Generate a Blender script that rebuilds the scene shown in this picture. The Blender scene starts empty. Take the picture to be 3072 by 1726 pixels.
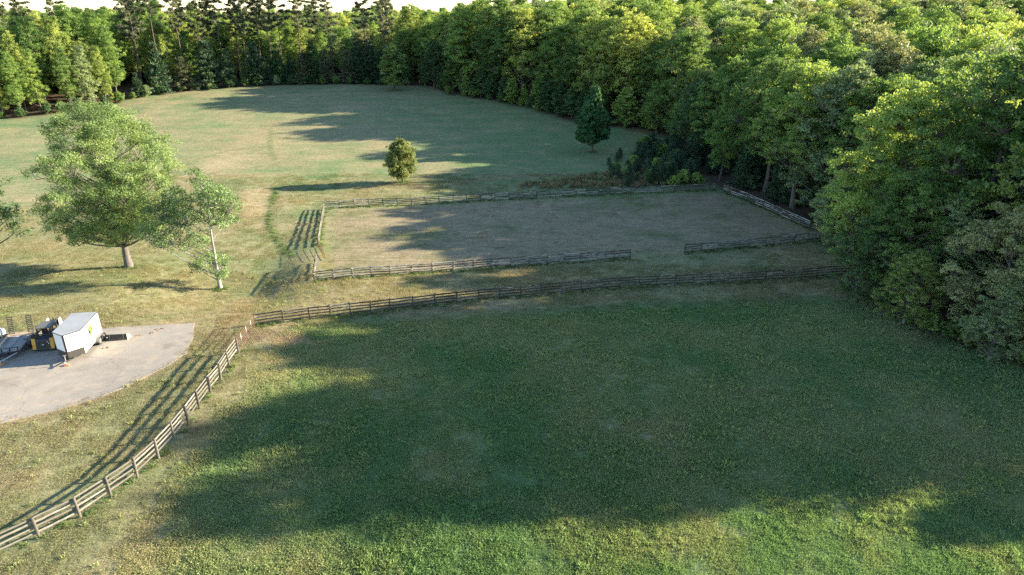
import bpy, bmesh, math, random
import numpy as np
from mathutils import Vector, Matrix

# ------------------------------------------------------------------ camera, sky, sun, exposure
scene = bpy.context.scene
COL = scene.collection
CAM_H = 30.0
FPX = 2048.0                                   # focal length in pixels of a 3072 px wide frame
PITCH = math.atan((863 - 20) / FPX)
cam_data = bpy.data.cameras.new('camera')
cam_data.sensor_width = 36.0
cam_data.lens = 24.0
cam_data.clip_start = 0.5
cam_data.clip_end = 20000
cam = bpy.data.objects.new('camera', cam_data)
cam.location = (0, 0, CAM_H)
cam.rotation_euler = (math.pi / 2 - PITCH, 0, 0)
COL.objects.link(cam)
scene.camera = cam

SUN_AZ, SUN_EL = math.radians(12.0), math.radians(19.0)   # azimuth from +X towards +Y
world = bpy.data.worlds.new('World')
scene.world = world
world.use_nodes = True
wn = world.node_tree.nodes
sky = wn.new('ShaderNodeTexSky')
sky.sky_type = 'NISHITA'
sky.sun_disc = False
sky.sun_elevation = SUN_EL
sky.sun_rotation = math.pi / 2 - SUN_AZ
sky.air_density, sky.dust_density, sky.ozone_density = 1.0, 0.1, 1.5
sky.altitude = 900
bg = next(n for n in wn if n.type == 'BACKGROUND')
bg.inputs['Strength'].default_value = 0.095
world.node_tree.links.new(sky.outputs[0], bg.inputs['Color'])

sun_data = bpy.data.lights.new('sun', 'SUN')
sun_data.energy = 5.0
sun_data.angle = math.radians(0.6)
sun_data.color = (1.0, 0.87, 0.66)
sun = bpy.data.objects.new('sun', sun_data)
SUN_DIR = Vector((math.cos(SUN_AZ) * math.cos(SUN_EL), math.sin(SUN_AZ) * math.cos(SUN_EL), math.sin(SUN_EL)))
sun.rotation_euler = (-SUN_DIR).to_track_quat('-Z', 'Y').to_euler()
COL.objects.link(sun)

vs = scene.view_settings
vs.view_transform = 'Standard'
vs.look = 'None'
vs.exposure = 2.0
vs.gamma = 1.0
vs.use_curve_mapping = False
scene.cycles.use_denoising = False
scene.cycles.max_bounces = 8
scene.cycles.diffuse_bounces = 4
scene.cycles.transmission_bounces = 6
scene.cycles.glossy_bounces = 2

R = np.random.default_rng(7)
rnd = random.Random(11)
PI = math.pi


# ------------------------------------------------------------------ terrain height, picture to ground
def smooth(t, a, b):
    t = np.clip((np.asarray(t, dtype=float) - a) / (b - a), 0, 1)
    return t * t * (3 - 2 * t)


E0, E1 = np.array([-24.1, 77.4]), np.array([-32.2, 113.6])     # left edge of the arena
EL = np.linalg.norm(E1 - E0)
EU = (E1 - E0) / EL
EN = np.array([-EU[1], EU[0]])                                 # pointing left


def height(x, y):
    x = np.asarray(x, dtype=float)
    y = np.asarray(y, dtype=float)
    z = 1.2 * (-1.8 * smooth(y, 54, 102) + 6.0 * smooth(y, 138, 258))
    dx, dy = x - E0[0], y - E0[1]
    t = (dx * EU[0] + dy * EU[1]) / EL
    u = dx * EN[0] + dy * EN[1]
    bank = (-1.35 + 1.75 * np.clip(t, 0, 1)) * smooth(u, 0.6, 7) * (1 - smooth(u, 11, 25))
    z = z + bank * smooth(t, -.30, .02) * (1 - smooth(t, 1.0, 1.35))
    far = smooth(y, 300, 1100)
    z = z + far * (-6 + 6 * np.sin(x * .0043 + 1.0) * np.sin(y * .0031 + .4)) - .014 * np.clip(y - 900, 0, None)
    z = z - 5 * smooth(y, 266, 340) * (1 - smooth(x, -30, 50))
    inner = (1 - smooth(y, 66, 80)) * 0 + 1
    z = z + .10 * np.sin(x * .21 + .07 * y) * np.sin(y * .17 + 1.3) * inner * smooth(y, 20, 34)
    return z


def hz(x, y):
    return float(height(x, y))


_f = np.array([0, math.cos(PITCH), -math.sin(PITCH)])
_u = np.array([0, math.sin(PITCH), math.cos(PITCH)])


def at(px, py, h=0.0):
    """The point of the ground (or h above it) that the photograph shows at full-size pixel px, py."""
    d = _f + (px - 1536) / FPX * np.array([1, 0, 0]) - (py - 863) / FPX * _u
    ts = 12.0 * 1.0015 ** np.arange(3600)
    P = np.array([0, 0, CAM_H]) + ts[:, None] * d
    below = P[:, 2] <= height(P[:, 0], P[:, 1]) + h
    i = int(np.argmax(below)) if below.any() else len(ts) - 1
    return Vector(P[i])


def proj(x, y, z):
    q = np.array([x, y, z - CAM_H])
    w = q @ _f
    return 1536 + FPX * q[0] / w, 863 - FPX * (q @ _u) / w


def ground(x, y):
    return Vector((x, y, hz(x, y)))


# ------------------------------------------------------------------ numpy noise and polygons
class Noise:
    def __init__(self, seed):
        self.g = np.random.default_rng(seed).random((256, 256))

    def one(self, x, y):
        xi, yi = np.floor(x).astype(int), np.floor(y).astype(int)
        fx, fy = x - xi, y - yi
        fx, fy = fx * fx * (3 - 2 * fx), fy * fy * (3 - 2 * fy)
        g = self.g
        a, b = g[xi % 256, yi % 256], g[(xi + 1) % 256, yi % 256]
        c, d = g[xi % 256, (yi + 1) % 256], g[(xi + 1) % 256, (yi + 1) % 256]
        return (a * (1 - fx) + b * fx) * (1 - fy) + (c * (1 - fx) + d * fx) * fy

    def __call__(self, x, y, scale, octaves=4, gain=.55):
        x, y = np.asarray(x, float) / scale + 40, np.asarray(y, float) / scale + 40
        s, a, t = 0, 1.0, 0
        for o in range(octaves):
            s = s + a * self.one(x * 2 ** o + 17.3 * o, y * 2 ** o + 9.1 * o)
            t += a
            a *= gain
        return s / t


N1, N2, N3, N4 = Noise(1), Noise(2), Noise(3), Noise(4)


def poly_sd(poly, x, y):
    """Signed distance to a polygon, positive inside."""
    x, y = np.asarray(x, float), np.asarray(y, float)
    d = np.full(x.shape, 1e9)
    ins = np.zeros(x.shape, bool)
    n = len(poly)
    for i in range(n):
        (ax, ay), (bx, by) = poly[i], poly[(i + 1) % n]
        ex, ey = bx - ax, by - ay
        t = np.clip(((x - ax) * ex + (y - ay) * ey) / (ex * ex + ey * ey), 0, 1)
        d = np.minimum(d, np.hypot(x - ax - t * ex, y - ay - t * ey))
        c = (ay > y) != (by > y)
        with np.errstate(divide='ignore', invalid='ignore'):
            xx = (bx - ax) * (y - ay) / (by - ay if by != ay else 1e-9) + ax
        ins ^= c & (x < xx)
    return np.where(ins, d, -d)


def line_d(pts, x, y):
    x, y = np.asarray(x, float), np.asarray(y, float)
    d = np.full(x.shape, 1e9)
    for (ax, ay), (bx, by) in zip(pts[:-1], pts[1:]):
        ex, ey = bx - ax, by - ay
        t = np.clip(((x - ax) * ex + (y - ay) * ey) / (ex * ex + ey * ey + 1e-9), 0, 1)
        d = np.minimum(d, np.hypot(x - ax - t * ex, y - ay - t * ey))
    return d


def gp(px, py):
    p = at(px, py)
    return (p.x, p.y)


FIELD = [(-170, 20), (-170, 185), gp(0, 360), gp(160, 345), gp(300, 325), gp(394, 300), gp(480, 284), gp(600, 272),
         gp(850, 256), gp(1050, 254), gp(1300, 259), gp(1345, 285), gp(1450, 300), gp(1600, 332), gp(1740, 375),
         gp(1960, 396), gp(2010, 430), (36, 150), (39, 128), (43, 116), (47.5, 103), (47.5, 95), (44.5, 86), (42, 78), (41.5, 68),
         (42, 58), (46, 51), (54, 45.5), (100, 55), (130, 20)]
ARENA = [gp(943, 845), gp(1890, 778), gp(2053, 763), gp(2440, 722), gp(2440, 690), gp(2160, 572), gp(975, 628)]
_dv = [gp(582, 971), gp(578, 1010), gp(560, 1062), gp(500, 1100), gp(400, 1152), gp(300, 1195), gp(150, 1236), gp(0, 1272)]
DRIVE = _dv + [(-52, 41), (-62, 50), gp(-60, 1015), gp(0, 1004), gp(120, 992), gp(320, 984), gp(460, 978)]

MARKS = [  # (points in the picture, half width m, colour, strength)
    ([(812, 385), (808, 430), (822, 480)], .5, (.07, .12, .035), .5),
    ([(838, 560), (818, 600), (806, 650), (812, 690), (835, 730), (880, 770)], .75, (.085, .14, .05), .6),
    ([(770, 575), (765, 610), (775, 640)], 2.1, (.40, .32, .19), .65),
    ([(740, 900), (700, 960), (640, 1010)], 1.4, (.31, .23, .14), .55),
    ([(745, 1015), (800, 1010), (880, 1020)], 1.7, (.30, .235, .165), .85),
    ([(880, 1020), (960, 1030)], 1.0, (.34, .24, .15), .6),
    ([(965, 720), (985, 790), (960, 840)], .8, (.20, .20, .06), .5),
    ([(1380, 545), (1560, 530), (1720, 520)], 2.2, (.24, .21, .11), .6),
    ([(1180, 552), (1240, 556)], 2.4, (.13, .095, .06), .75),
    ([(1900, 392), (2020, 400)], 3.0, (.16, .10, .06), .7),
    ([(820, 375), (640, 520), (600, 700), (560, 900)], 1.2, (.27, .22, .12), .35),
    ([(470, 600), (520, 530), (590, 480), (680, 452), (812, 440)], .7, (.15, .19, .07), .5),
    ([(560, 560), (640, 500), (740, 470)], 3.5, (.36, .29, .18), .45),
    ([(60, 560), (260, 500), (480, 470)], 2.5, (.30, .24, .14), .35),
    ([(300, 330), (420, 305), (620, 280)], 1.2, (.24, .15, .09), .4),
]
MARKS = [([gp(*p) for p in pts], w, c, s) for pts, w, c, s in MARKS]


def tone(x, y):
    """Base colour of the ground cover at x, y: dry thatch, green blades, bare soil, leaf litter."""
    x, y = np.asarray(x, float), np.asarray(y, float)
    sf = poly_sd(FIELD, x, y)
    sa = poly_sd(ARENA, x, y)
    n1 = N1(x, y, 22, 4)
    n2 = N2(x, y, 5.5, 4)
    n3 = N3(x, y, 1.5, 3)
    n4 = N4(x, y, 60, 3)
    dry, olive = np.array([.290, .248, .138]), np.array([.150, .205, .090])
    lush, brown = np.array([.078, .170, .068]), np.array([.258, .214, .132])
    litter = np.array([.105, .075, .048])
    # pasture in front (inside the near fence) is lush, the lawn to the left is dry
    past = smooth(x, -24, -17) * (1 - smooth(y, 66 + x * .12, 69 + x * .12))
    g = .22 + 1.0 * (n1 - .5) + 1.0 * (n2 - .5) + .6 * (n3 - .5)
    g = g + .62 * past + .50 * smooth(x, -50, 5) * smooth(y, 112, 135) + .16 * smooth(y, 84, 110) + .13 * np.sin(.85 * (y - .10 * x) + 2.5 * n4) * smooth(y, 118, 135)
    g = g + .30 * (1 - np.clip(np.abs(poly_sd(DRIVE, x, y)) / 30, 0, 1)) * 0
    g = np.clip(g, 0, 1)[..., None]
    c = dry * (1 - g) + olive * g
    l = np.clip((n1 * .5 + n2 * .3 + n3 * .2 - .46) * 4, 0, 1) * past * .8
    l = np.maximum(l, np.clip((n4 * .5 + n2 * .5 - .52) * 5, 0, 1) * .45 * smooth(y, 66, 80))
    c = c * (1 - l[..., None]) + lush * l[..., None]
    # arena
    a = smooth(sa + (n3 - .5) * 2.2, 0.2, 2.6)
    ga = np.clip((n1 * .4 + n2 * .4 + n3 * .2 - .54) * 5 + .40 * smooth(x, 14, 34) * (1 - smooth(y, 92, 108)), 0, .8)
    ca = brown * (1 - ga[..., None]) + np.array([.125, .150, .060]) * ga[..., None]
    c = c * (1 - a[..., None]) + ca * a[..., None]
    for pts, w, col, s in MARKS:
        d = line_d(pts, x, y) + (n3 - .5) * w * 1.2 + (n2 - .5) * w
        m = (s * (1 - smooth(d, w * .45, w * 1.25)))[..., None]
        c = c * (1 - m) + np.array(col) * m
    # trodden soil beside the driveway
    sd = poly_sd(DRIVE, x, y)
    m = ((1 - smooth(np.abs(sd) + (n3 - .5) * .8, .1, 1.0)) * .65)[..., None]
    c = c * (1 - m) + np.array([.30, .225, .14]) * m
    w = (1 - smooth(sf + (n2 - .5) * 6, -2.5, 1.5))[..., None]
    c = c * (1 - w) + litter * (.7 + .6 * n2[..., None]) * w
    return c


# ------------------------------------------------------------------ mesh helpers
def np_mesh(name, V, F, smooth_shade=False, face_attr=None, point_col=None):
    V = np.asarray(V, dtype=np.float32)
    F = np.asarray(F, dtype=np.int32)
    me = bpy.data.meshes.new(name)
    k = F.shape[1]
    me.vertices.add(len(V))
    me.vertices.foreach_set('co', V.ravel())
    me.loops.add(F.size)
    me.loops.foreach_set('vertex_index', F.ravel())
    me.polygons.add(len(F))
    me.polygons.foreach_set('loop_start', np.arange(0, F.size, k, dtype=np.int32))
    me.polygons.foreach_set('loop_total', np.full(len(F), k, dtype=np.int32))
    me.update(calc_edges=True)
    if smooth_shade:
        me.polygons.foreach_set('use_smooth', np.ones(len(F), dtype=bool))
    if face_attr is not None:
        for an, vals in face_attr.items():
            a = me.attributes.new(an, 'FLOAT', 'FACE')
            a.data.foreach_set('value', np.asarray(vals, np.float32))
    if point_col is not None:
        for an, vals in point_col.items():
            a = me.attributes.new(an, 'FLOAT_COLOR', 'POINT')
            rgba = np.ones((len(V), 4), np.float32)
            rgba[:, :3] = vals
            a.data.foreach_set('color', rgba.ravel())
    return me


def link(name, me, mat=None, parent=None):
    o = bpy.data.objects.new(name, me)
    COL.objects.link(o)
    if parent is not None:
        o.parent = parent
    if mat is not None and me is not None:
        if len(me.materials) == 0:
            me.materials.append(mat)
        elif me.materials[0] is not mat:
            o.material_slots[0].link = 'OBJECT'
            o.material_slots[0].material = mat
    return o


def empty(name, loc, rotz=0.0):
    o = bpy.data.objects.new(name, None)
    o.empty_display_size = .3
    o.location = loc
    o.rotation_euler = (0, 0, rotz)
    COL.objects.link(o)
    return o


def tag(o, label=None, cat=None, group=None, kind=None):
    if label:
        o['label'] = label
    if cat:
        o['category'] = cat
    if group:
        o['group'] = group
    if kind:
        o['kind'] = kind
    return o


def tube(path, radii, sides=6):
    path = np.asarray(path, float)
    n = len(path)
    tan = np.gradient(path, axis=0)
    tan /= np.linalg.norm(tan, axis=1)[:, None] + 1e-9
    ref = np.array([0, 0, 1.0]) if abs(tan[0][2]) < .8 else np.array([1.0, 0, 0])
    a = np.cross(tan, ref)
    a /= np.linalg.norm(a, axis=1)[:, None] + 1e-9
    b = np.cross(tan, a)
    ang = np.linspace(0, 2 * PI, sides, endpoint=False)
    V = (path[:, None, :] + np.asarray(radii)[:, None, None] * (np.cos(ang)[None, :, None] * a[:, None, :] + np.sin(ang)[None, :, None] * b[:, None, :])).reshape(-1, 3)
    F = []
    for i in range(n - 1):
        for j in range(sides):
            k = (j + 1) % sides
            F.append((i * sides + j, i * sides + k, (i + 1) * sides + k, (i + 1) * sides + j))
    return V, np.array(F, int)


def merge(parts):
    Vs, Fs, o = [], [], 0
    for V, F in parts:
        Vs.append(V)
        Fs.append(F + o)
        o += len(V)
    return np.concatenate(Vs), np.concatenate(Fs)


class MB:
    """Collects boxes, prisms, tubes into one mesh."""

    def __init__(self):
        self.bm = bmesh.new()

    def box(self, c, s, rot=None, bevel=0.0):
        m = Matrix.Translation(Vector(c))
        if rot is not None:
            m = m @ rot.to_4x4()
        r = bmesh.ops.create_cube(self.bm, size=1.0, matrix=m @ Matrix.Diagonal((*s, 1)))
        if bevel:
            es = list({e for v in r['verts'] for e in v.link_edges})
            bmesh.ops.bevel(self.bm, geom=es, offset=bevel, segments=1, affect='EDGES', profile=.5)
        return self

    def cyl(self, a, b, r, sides=12, r2=None):
        a, b = Vector(a), Vector(b)
        d = b - a
        m = Matrix.Translation((a + b) / 2) @ d.to_track_quat('Z', 'Y').to_matrix().to_4x4()
        bmesh.ops.create_cone(self.bm, cap_ends=True, segments=sides, radius1=r, radius2=r if r2 is None else r2, depth=d.length, matrix=m)
        return self

    def prism(self, outline, axis, lo, hi):
        """Extrude a 2-D outline along an axis ('x': outline is (y, z); 'y': (x, z); 'z': (x, y))."""
        def P(p, t):
            return {'x': (t, p[0], p[1]), 'y': (p[0], t, p[1]), 'z': (p[0], p[1], t)}[axis]
        A = [self.bm.verts.new(P(p, lo)) for p in outline]
        B = [self.bm.verts.new(P(p, hi)) for p in outline]
        n = len(outline)
        self.bm.faces.new(A)
        self.bm.faces.new(B[::-1])
        for i in range(n):
            self.bm.faces.new((A[i], B[i], B[(i + 1) % n], A[(i + 1) % n]))
        return self

    def quad(self, *pts):
        self.bm.faces.new([self.bm.verts.new(p) for p in pts])
        return self

    def build(self, name, mat, parent=None, smooth_shade=False):
        bmesh.ops.recalc_face_normals(self.bm, faces=self.bm.faces)
        me = bpy.data.meshes.new(name)
        self.bm.to_mesh(me)
        self.bm.free()
        if smooth_shade:
            for p in me.polygons:
                p.use_smooth = True
        return link(name, me, mat, parent)


# ------------------------------------------------------------------ materials
def new_mat(name):
    m = bpy.data.materials.new(name)
    m.use_nodes = True
    nt = m.node_tree
    p = nt.nodes['Principled BSDF']
    return m, nt, p


def N(nt, kind, **kw):
    n = nt.nodes.new(kind)
    for k, v in kw.items():
        setattr(n, k, v)
    return n


def ramp(nt, fac, stops):
    r = N(nt, 'ShaderNodeValToRGB')
    r.color_ramp.elements[0].position, r.color_ramp.elements[0].color = stops[0][0], (*stops[0][1], 1)
    r.color_ramp.elements[1].position, r.color_ramp.elements[1].color = stops[-1][0], (*stops[-1][1], 1)
    for pos, c in stops[1:-1]:
        e = r.color_ramp.elements.new(pos)
        e.color = (*c, 1)
    nt.links.new(fac, r.inputs['Fac'])
    return r


def mixc(nt, a, b, fac, blend='MIX'):
    m = N(nt, 'ShaderNodeMix', data_type='RGBA', blend_type=blend)
    for sock, v in ((m.inputs['Factor'], fac), (m.inputs['A'], a), (m.inputs['B'], b)):
        if isinstance(v, (int, float)):
            sock.default_value = v
        elif isinstance(v, tuple):
            sock.default_value = (*v, 1)
        else:
            nt.links.new(v, sock)
    return m.outputs['Result']


def math_node(nt, op, a, b=None):
    m = N(nt, 'ShaderNodeMath', operation=op)
    for i, v in enumerate((a, b)):
        if v is None:
            continue
        if isinstance(v, (int, float)):
            m.inputs[i].default_value = v
        else:
            nt.links.new(v, m.inputs[i])
    return m.outputs[0]


def noise_node(nt, scale, detail=4, rough=.6, coords='Object', vec=None):
    t = N(nt, 'ShaderNodeTexNoise')
    t.inputs['Scale'].default_value = scale
    t.inputs['Detail'].default_value = detail
    t.inputs['Roughness'].default_value = rough
    if vec is None:
        c = N(nt, 'ShaderNodeTexCoord')
        vec = c.outputs[coords]
    nt.links.new(vec, t.inputs['Vector'])
    return t


def simple_mat(name, col, rough=.6, metal=0.0, var=.25, scale=6.0, spec=.4, bump=0.0, dirt=None):
    m, nt, p = new_mat(name)
    n = noise_node(nt, scale)
    r = ramp(nt, n.outputs['Fac'], [(.3, tuple(c * (1 - var) for c in col)), (.7, tuple(min(1, c * (1 + var)) for c in col))])
    out = r.outputs['Color']
    if dirt:
        n2 = noise_node(nt, scale * .35, 5)
        f = ramp(nt, n2.outputs['Fac'], [(.48, (0, 0, 0)), (.68, (.7, .7, .7))])
        out = mixc(nt, out, dirt, f.outputs['Color'])
    nt.links.new(out, p.inputs['Base Color'])
    p.inputs['Roughness'].default_value = rough
    p.inputs['Metallic'].default_value = metal
    p.inputs['Specular IOR Level'].default_value = spec
    if bump:
        b = N(nt, 'ShaderNodeBump')
        b.inputs['Strength'].default_value = bump
        b.inputs['Distance'].default_value = .02
        nt.links.new(n.outputs['Fac'], b.inputs['Height'])
        nt.links.new(b.outputs[0], p.inputs['Normal'])
    return m


def leaf_mat(name, col, trans=.48, hue=.03, val=.35, thru=None):
    """Leaf faces: reflected colour and a yellower transmitted colour, varied per spray and per tree."""
    m, nt, p = new_mat(name)
    at_ = N(nt, 'ShaderNodeAttribute', attribute_name='tint')
    oi = N(nt, 'ShaderNodeObjectInfo')
    hs = N(nt, 'ShaderNodeHueSaturation')
    hs.inputs['Color'].default_value = (*col, 1)
    t = at_.outputs['Fac']
    hval = math_node(nt, 'ADD', math_node(nt, 'MULTIPLY', t, -hue * .6), math_node(nt, 'ADD', math_node(nt, 'MULTIPLY', oi.outputs['Random'], -hue), .5 + hue * .5))
    vval = math_node(nt, 'ADD', math_node(nt, 'MULTIPLY', t, val), math_node(nt, 'ADD', math_node(nt, 'MULTIPLY', oi.outputs['Random'], .4), .8))
    nt.links.new(hval, hs.inputs['Hue'])
    nt.links.new(math_node(nt, 'MAXIMUM', vval, .25), hs.inputs['Value'])
    nt.links.new(hs.outputs[0], p.inputs['Base Color'])
    p.inputs['Roughness'].default_value = .55
    p.inputs['Specular IOR Level'].default_value = .25
    tr = N(nt, 'ShaderNodeBsdfTranslucent')
    tc = mixc(nt, hs.outputs[0], thru or (1.3, 1.2, .6), 1.0, 'MULTIPLY')
    nt.links.new(tc, tr.inputs['Color'])
    mx = N(nt, 'ShaderNodeMixShader')
    mx.inputs[0].default_value = trans
    nt.links.new(p.outputs[0], mx.inputs[1])
    nt.links.new(tr.outputs[0], mx.inputs[2])
    nt.links.new(mx.outputs[0], nt.nodes['Material Output'].inputs['Surface'])
    return m


def bark_mat(name, dark, light, scale=5.0):
    m, nt, p = new_mat(name)
    c = N(nt, 'ShaderNodeTexCoord')
    mp = N(nt, 'ShaderNodeMapping')
    mp.inputs['Scale'].default_value = (1, 1, .25)
    nt.links.new(c.outputs['Object'], mp.inputs['Vector'])
    n = noise_node(nt, scale, 6, .7, vec=mp.outputs[0])
    r = ramp(nt, n.outputs['Fac'], [(.32, dark), (.68, light)])
    nt.links.new(r.outputs[0], p.inputs['Base Color'])
    p.inputs['Roughness'].default_value = .9
    b = N(nt, 'ShaderNodeBump')
    b.inputs['Strength'].default_value = .6
    b.inputs['Distance'].default_value = .04
    nt.links.new(n.outputs['Fac'], b.inputs['Height'])
    nt.links.new(b.outputs[0], p.inputs['Normal'])
    return m


def wood_mat(name, dark, light, pale=None, pale_at=.6):
    m, nt, p = new_mat(name)
    c = N(nt, 'ShaderNodeTexCoord')
    oi = N(nt, 'ShaderNodeObjectInfo')
    g = N(nt, 'ShaderNodeNewGeometry')
    mp = N(nt, 'ShaderNodeMapping')
    mp.inputs['Scale'].default_value = (1.2, 1.2, 6)
    nt.links.new(g.outputs['Position'], mp.inputs['Vector'])
    n = noise_node(nt, 2.2, 6, .7, vec=mp.outputs[0])
    r = ramp(nt, n.outputs['Fac'], [(.3, dark), (.7, light)])
    out = r.outputs[0]
    if pale:
        n2 = noise_node(nt, 1.1, 5, .65, vec=mp.outputs[0])
        s = math_node(nt, 'ADD', n2.outputs['Fac'], math_node(nt, 'MULTIPLY', oi.outputs['Random'], .22))
        f = ramp(nt, s, [(pale_at - .04, (0, 0, 0)), (pale_at + .08, (1, 1, 1))])
        out = mixc(nt, out, pale, f.outputs[0])
    v = math_node(nt, 'ADD', math_node(nt, 'MULTIPLY', oi.outputs['Random'], .5), .75)
    hs = N(nt, 'ShaderNodeHueSaturation')
    nt.links.new(out, hs.inputs['Color'])
    nt.links.new(v, hs.inputs['Value'])
    nt.links.new(hs.outputs[0], p.inputs['Base Color'])
    p.inputs['Roughness'].default_value = .85
    p.inputs['Specular IOR Level'].default_value = .2
    return m


def ground_mat():
    m, nt, p = new_mat('ground_cover')
    a = N(nt, 'ShaderNodeAttribute', attribute_name='tone')
    g = N(nt, 'ShaderNodeNewGeometry')
    n1 = noise_node(nt, 1.6, 8, .72, vec=g.outputs['Position'])
    n2 = noise_node(nt, 6.0, 5, .75, vec=g.outputs['Position'])
    mp = N(nt, 'ShaderNodeMapping')                       # mowing grain along the field
    mp.inputs['Scale'].default_value = (.22, 1.4, 1)
    mp.inputs['Rotation'].default_value = (0, 0, .1)
    nt.links.new(g.outputs['Position'], mp.inputs['Vector'])
    n3 = noise_node(nt, 1.0, 5, .65, vec=mp.outputs[0])
    v = math_node(nt, 'MULTIPLY', math_node(nt, 'ADD', math_node(nt, 'MULTIPLY', n1.outputs['Fac'], 1.5), .25),
                  math_node(nt, 'ADD', math_node(nt, 'MULTIPLY', n3.outputs['Fac'], .9), .55))
    hs = N(nt, 'ShaderNodeHueSaturation')
    nt.links.new(a.outputs['Color'], hs.inputs['Color'])
    nt.links.new(v, hs.inputs['Value'])
    nt.links.new(math_node(nt, 'ADD', math_node(nt, 'MULTIPLY', n2.outputs['Fac'], .10), .45), hs.inputs['Hue'])
    nt.links.new(hs.outputs[0], p.inputs['Base Color'])
    p.inputs['Roughness'].default_value = .95
    p.inputs['Specular IOR Level'].default_value = .1
    b = N(nt, 'ShaderNodeBump')
    b.inputs['Strength'].default_value = .55
    b.inputs['Distance'].default_value = .16
    nt.links.new(math_node(nt, 'ADD', n1.outputs['Fac'], math_node(nt, 'MULTIPLY', n2.outputs['Fac'], .45)), b.inputs['Height'])
    nt.links.new(b.outputs[0], p.inputs['Normal'])
    return m


def grass_mat():
    m, nt, p = new_mat('grass_blades')
    a = N(nt, 'ShaderNodeAttribute', attribute_name='tone', attribute_type='INSTANCER')
    t = N(nt, 'ShaderNodeAttribute', attribute_name='tint')
    hs = N(nt, 'ShaderNodeHueSaturation')
    nt.links.new(a.outputs['Color'], hs.inputs['Color'])
    nt.links.new(math_node(nt, 'ADD', math_node(nt, 'MULTIPLY', t.outputs['Fac'], .20), 1.0), hs.inputs['Value'])
    nt.links.new(hs.outputs[0], p.inputs['Base Color'])
    p.inputs['Roughness'].default_value = .6
    p.inputs['Specular IOR Level'].default_value = .25
    tr = N(nt, 'ShaderNodeBsdfTranslucent')
    nt.links.new(mixc(nt, hs.outputs[0], (1.25, 1.25, .7), 1.0, 'MULTIPLY'), tr.inputs['Color'])
    mx = N(nt, 'ShaderNodeMixShader')
    mx.inputs[0].default_value = .35
    nt.links.new(p.outputs[0], mx.inputs[1])
    nt.links.new(tr.outputs[0], mx.inputs[2])
    nt.links.new(mx.outputs[0], nt.nodes['Material Output'].inputs['Surface'])
    return m


def drive_mat():
    m, nt, p = new_mat('worn_asphalt')
    g = N(nt, 'ShaderNodeNewGeometry')
    n0 = noise_node(nt, .16, 5, .6, vec=g.outputs['Position'])
    n1 = noise_node(nt, .8, 6, .65, vec=g.outputs['Position'])
    n2 = noise_node(nt, 14, 4, .7, vec=g.outputs['Position'])
    base = ramp(nt, n0.outputs['Fac'], [(.35, (.262, .238, .205)), (.65, (.330, .298, .252))])
    dust = ramp(nt, n1.outputs['Fac'], [(.50, (0, 0, 0)), (.72, (.75, .75, .75))])
    c = mixc(nt, base.outputs[0], (.43, .345, .25), dust.outputs[0])
    gr = ramp(nt, n2.outputs['Fac'], [(.3, (.82, .82, .82)), (.7, (1.14, 1.14, 1.14))])
    c = mixc(nt, c, gr.outputs[0], 1.0, 'MULTIPLY')
    st = ramp(nt, noise_node(nt, .33, 3, .55, vec=g.outputs['Position']).outputs['Color'], [(.56, (1, 1, 1)), (.68, (.72, .70, .68))])
    c = mixc(nt, c, st.outputs[0], 1.0, 'MULTIPLY')
    # cracks: thin lines where a distorted cell pattern meets, only in places
    vadd = N(nt, 'ShaderNodeVectorMath', operation='ADD')
    vsc = N(nt, 'ShaderNodeVectorMath', operation='SCALE')
    vsc.inputs['Scale'].default_value = 1.3
    nt.links.new(n1.outputs['Color'], vsc.inputs[0])
    nt.links.new(g.outputs['Position'], vadd.inputs[0])
    nt.links.new(vsc.outputs[0], vadd.inputs[1])
    vo = N(nt, 'ShaderNodeTexVoronoi', feature='DISTANCE_TO_EDGE')
    vo.inputs['Scale'].default_value = .17
    nt.links.new(vadd.outputs[0], vo.inputs['Vector'])
    cr = ramp(nt, vo.outputs['Distance'], [(.0, (1, 1, 1)), (.006, (0, 0, 0))])
    pl = ramp(nt, noise_node(nt, .12, 2, .5, vec=g.outputs['Position']).outputs['Fac'], [(.44, (0, 0, 0)), (.52, (.6, .6, .6))])
    ff = mixc(nt, cr.outputs[0], pl.outputs[0], 1.0, 'MULTIPLY')
    c = mixc(nt, c, (.09, .08, .07), ff)
    nt.links.new(c, p.inputs['Base Color'])
    p.inputs['Roughness'].default_value = .85
    p.inputs['Specular IOR Level'].default_value = .25
    b = N(nt, 'ShaderNodeBump')
    b.inputs['Strength'].default_value = .25
    b.inputs['Distance'].default_value = .02
    nt.links.new(n2.outputs['Fac'], b.inputs['Height'])
    nt.links.new(b.outputs[0], p.inputs['Normal'])
    return m


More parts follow.
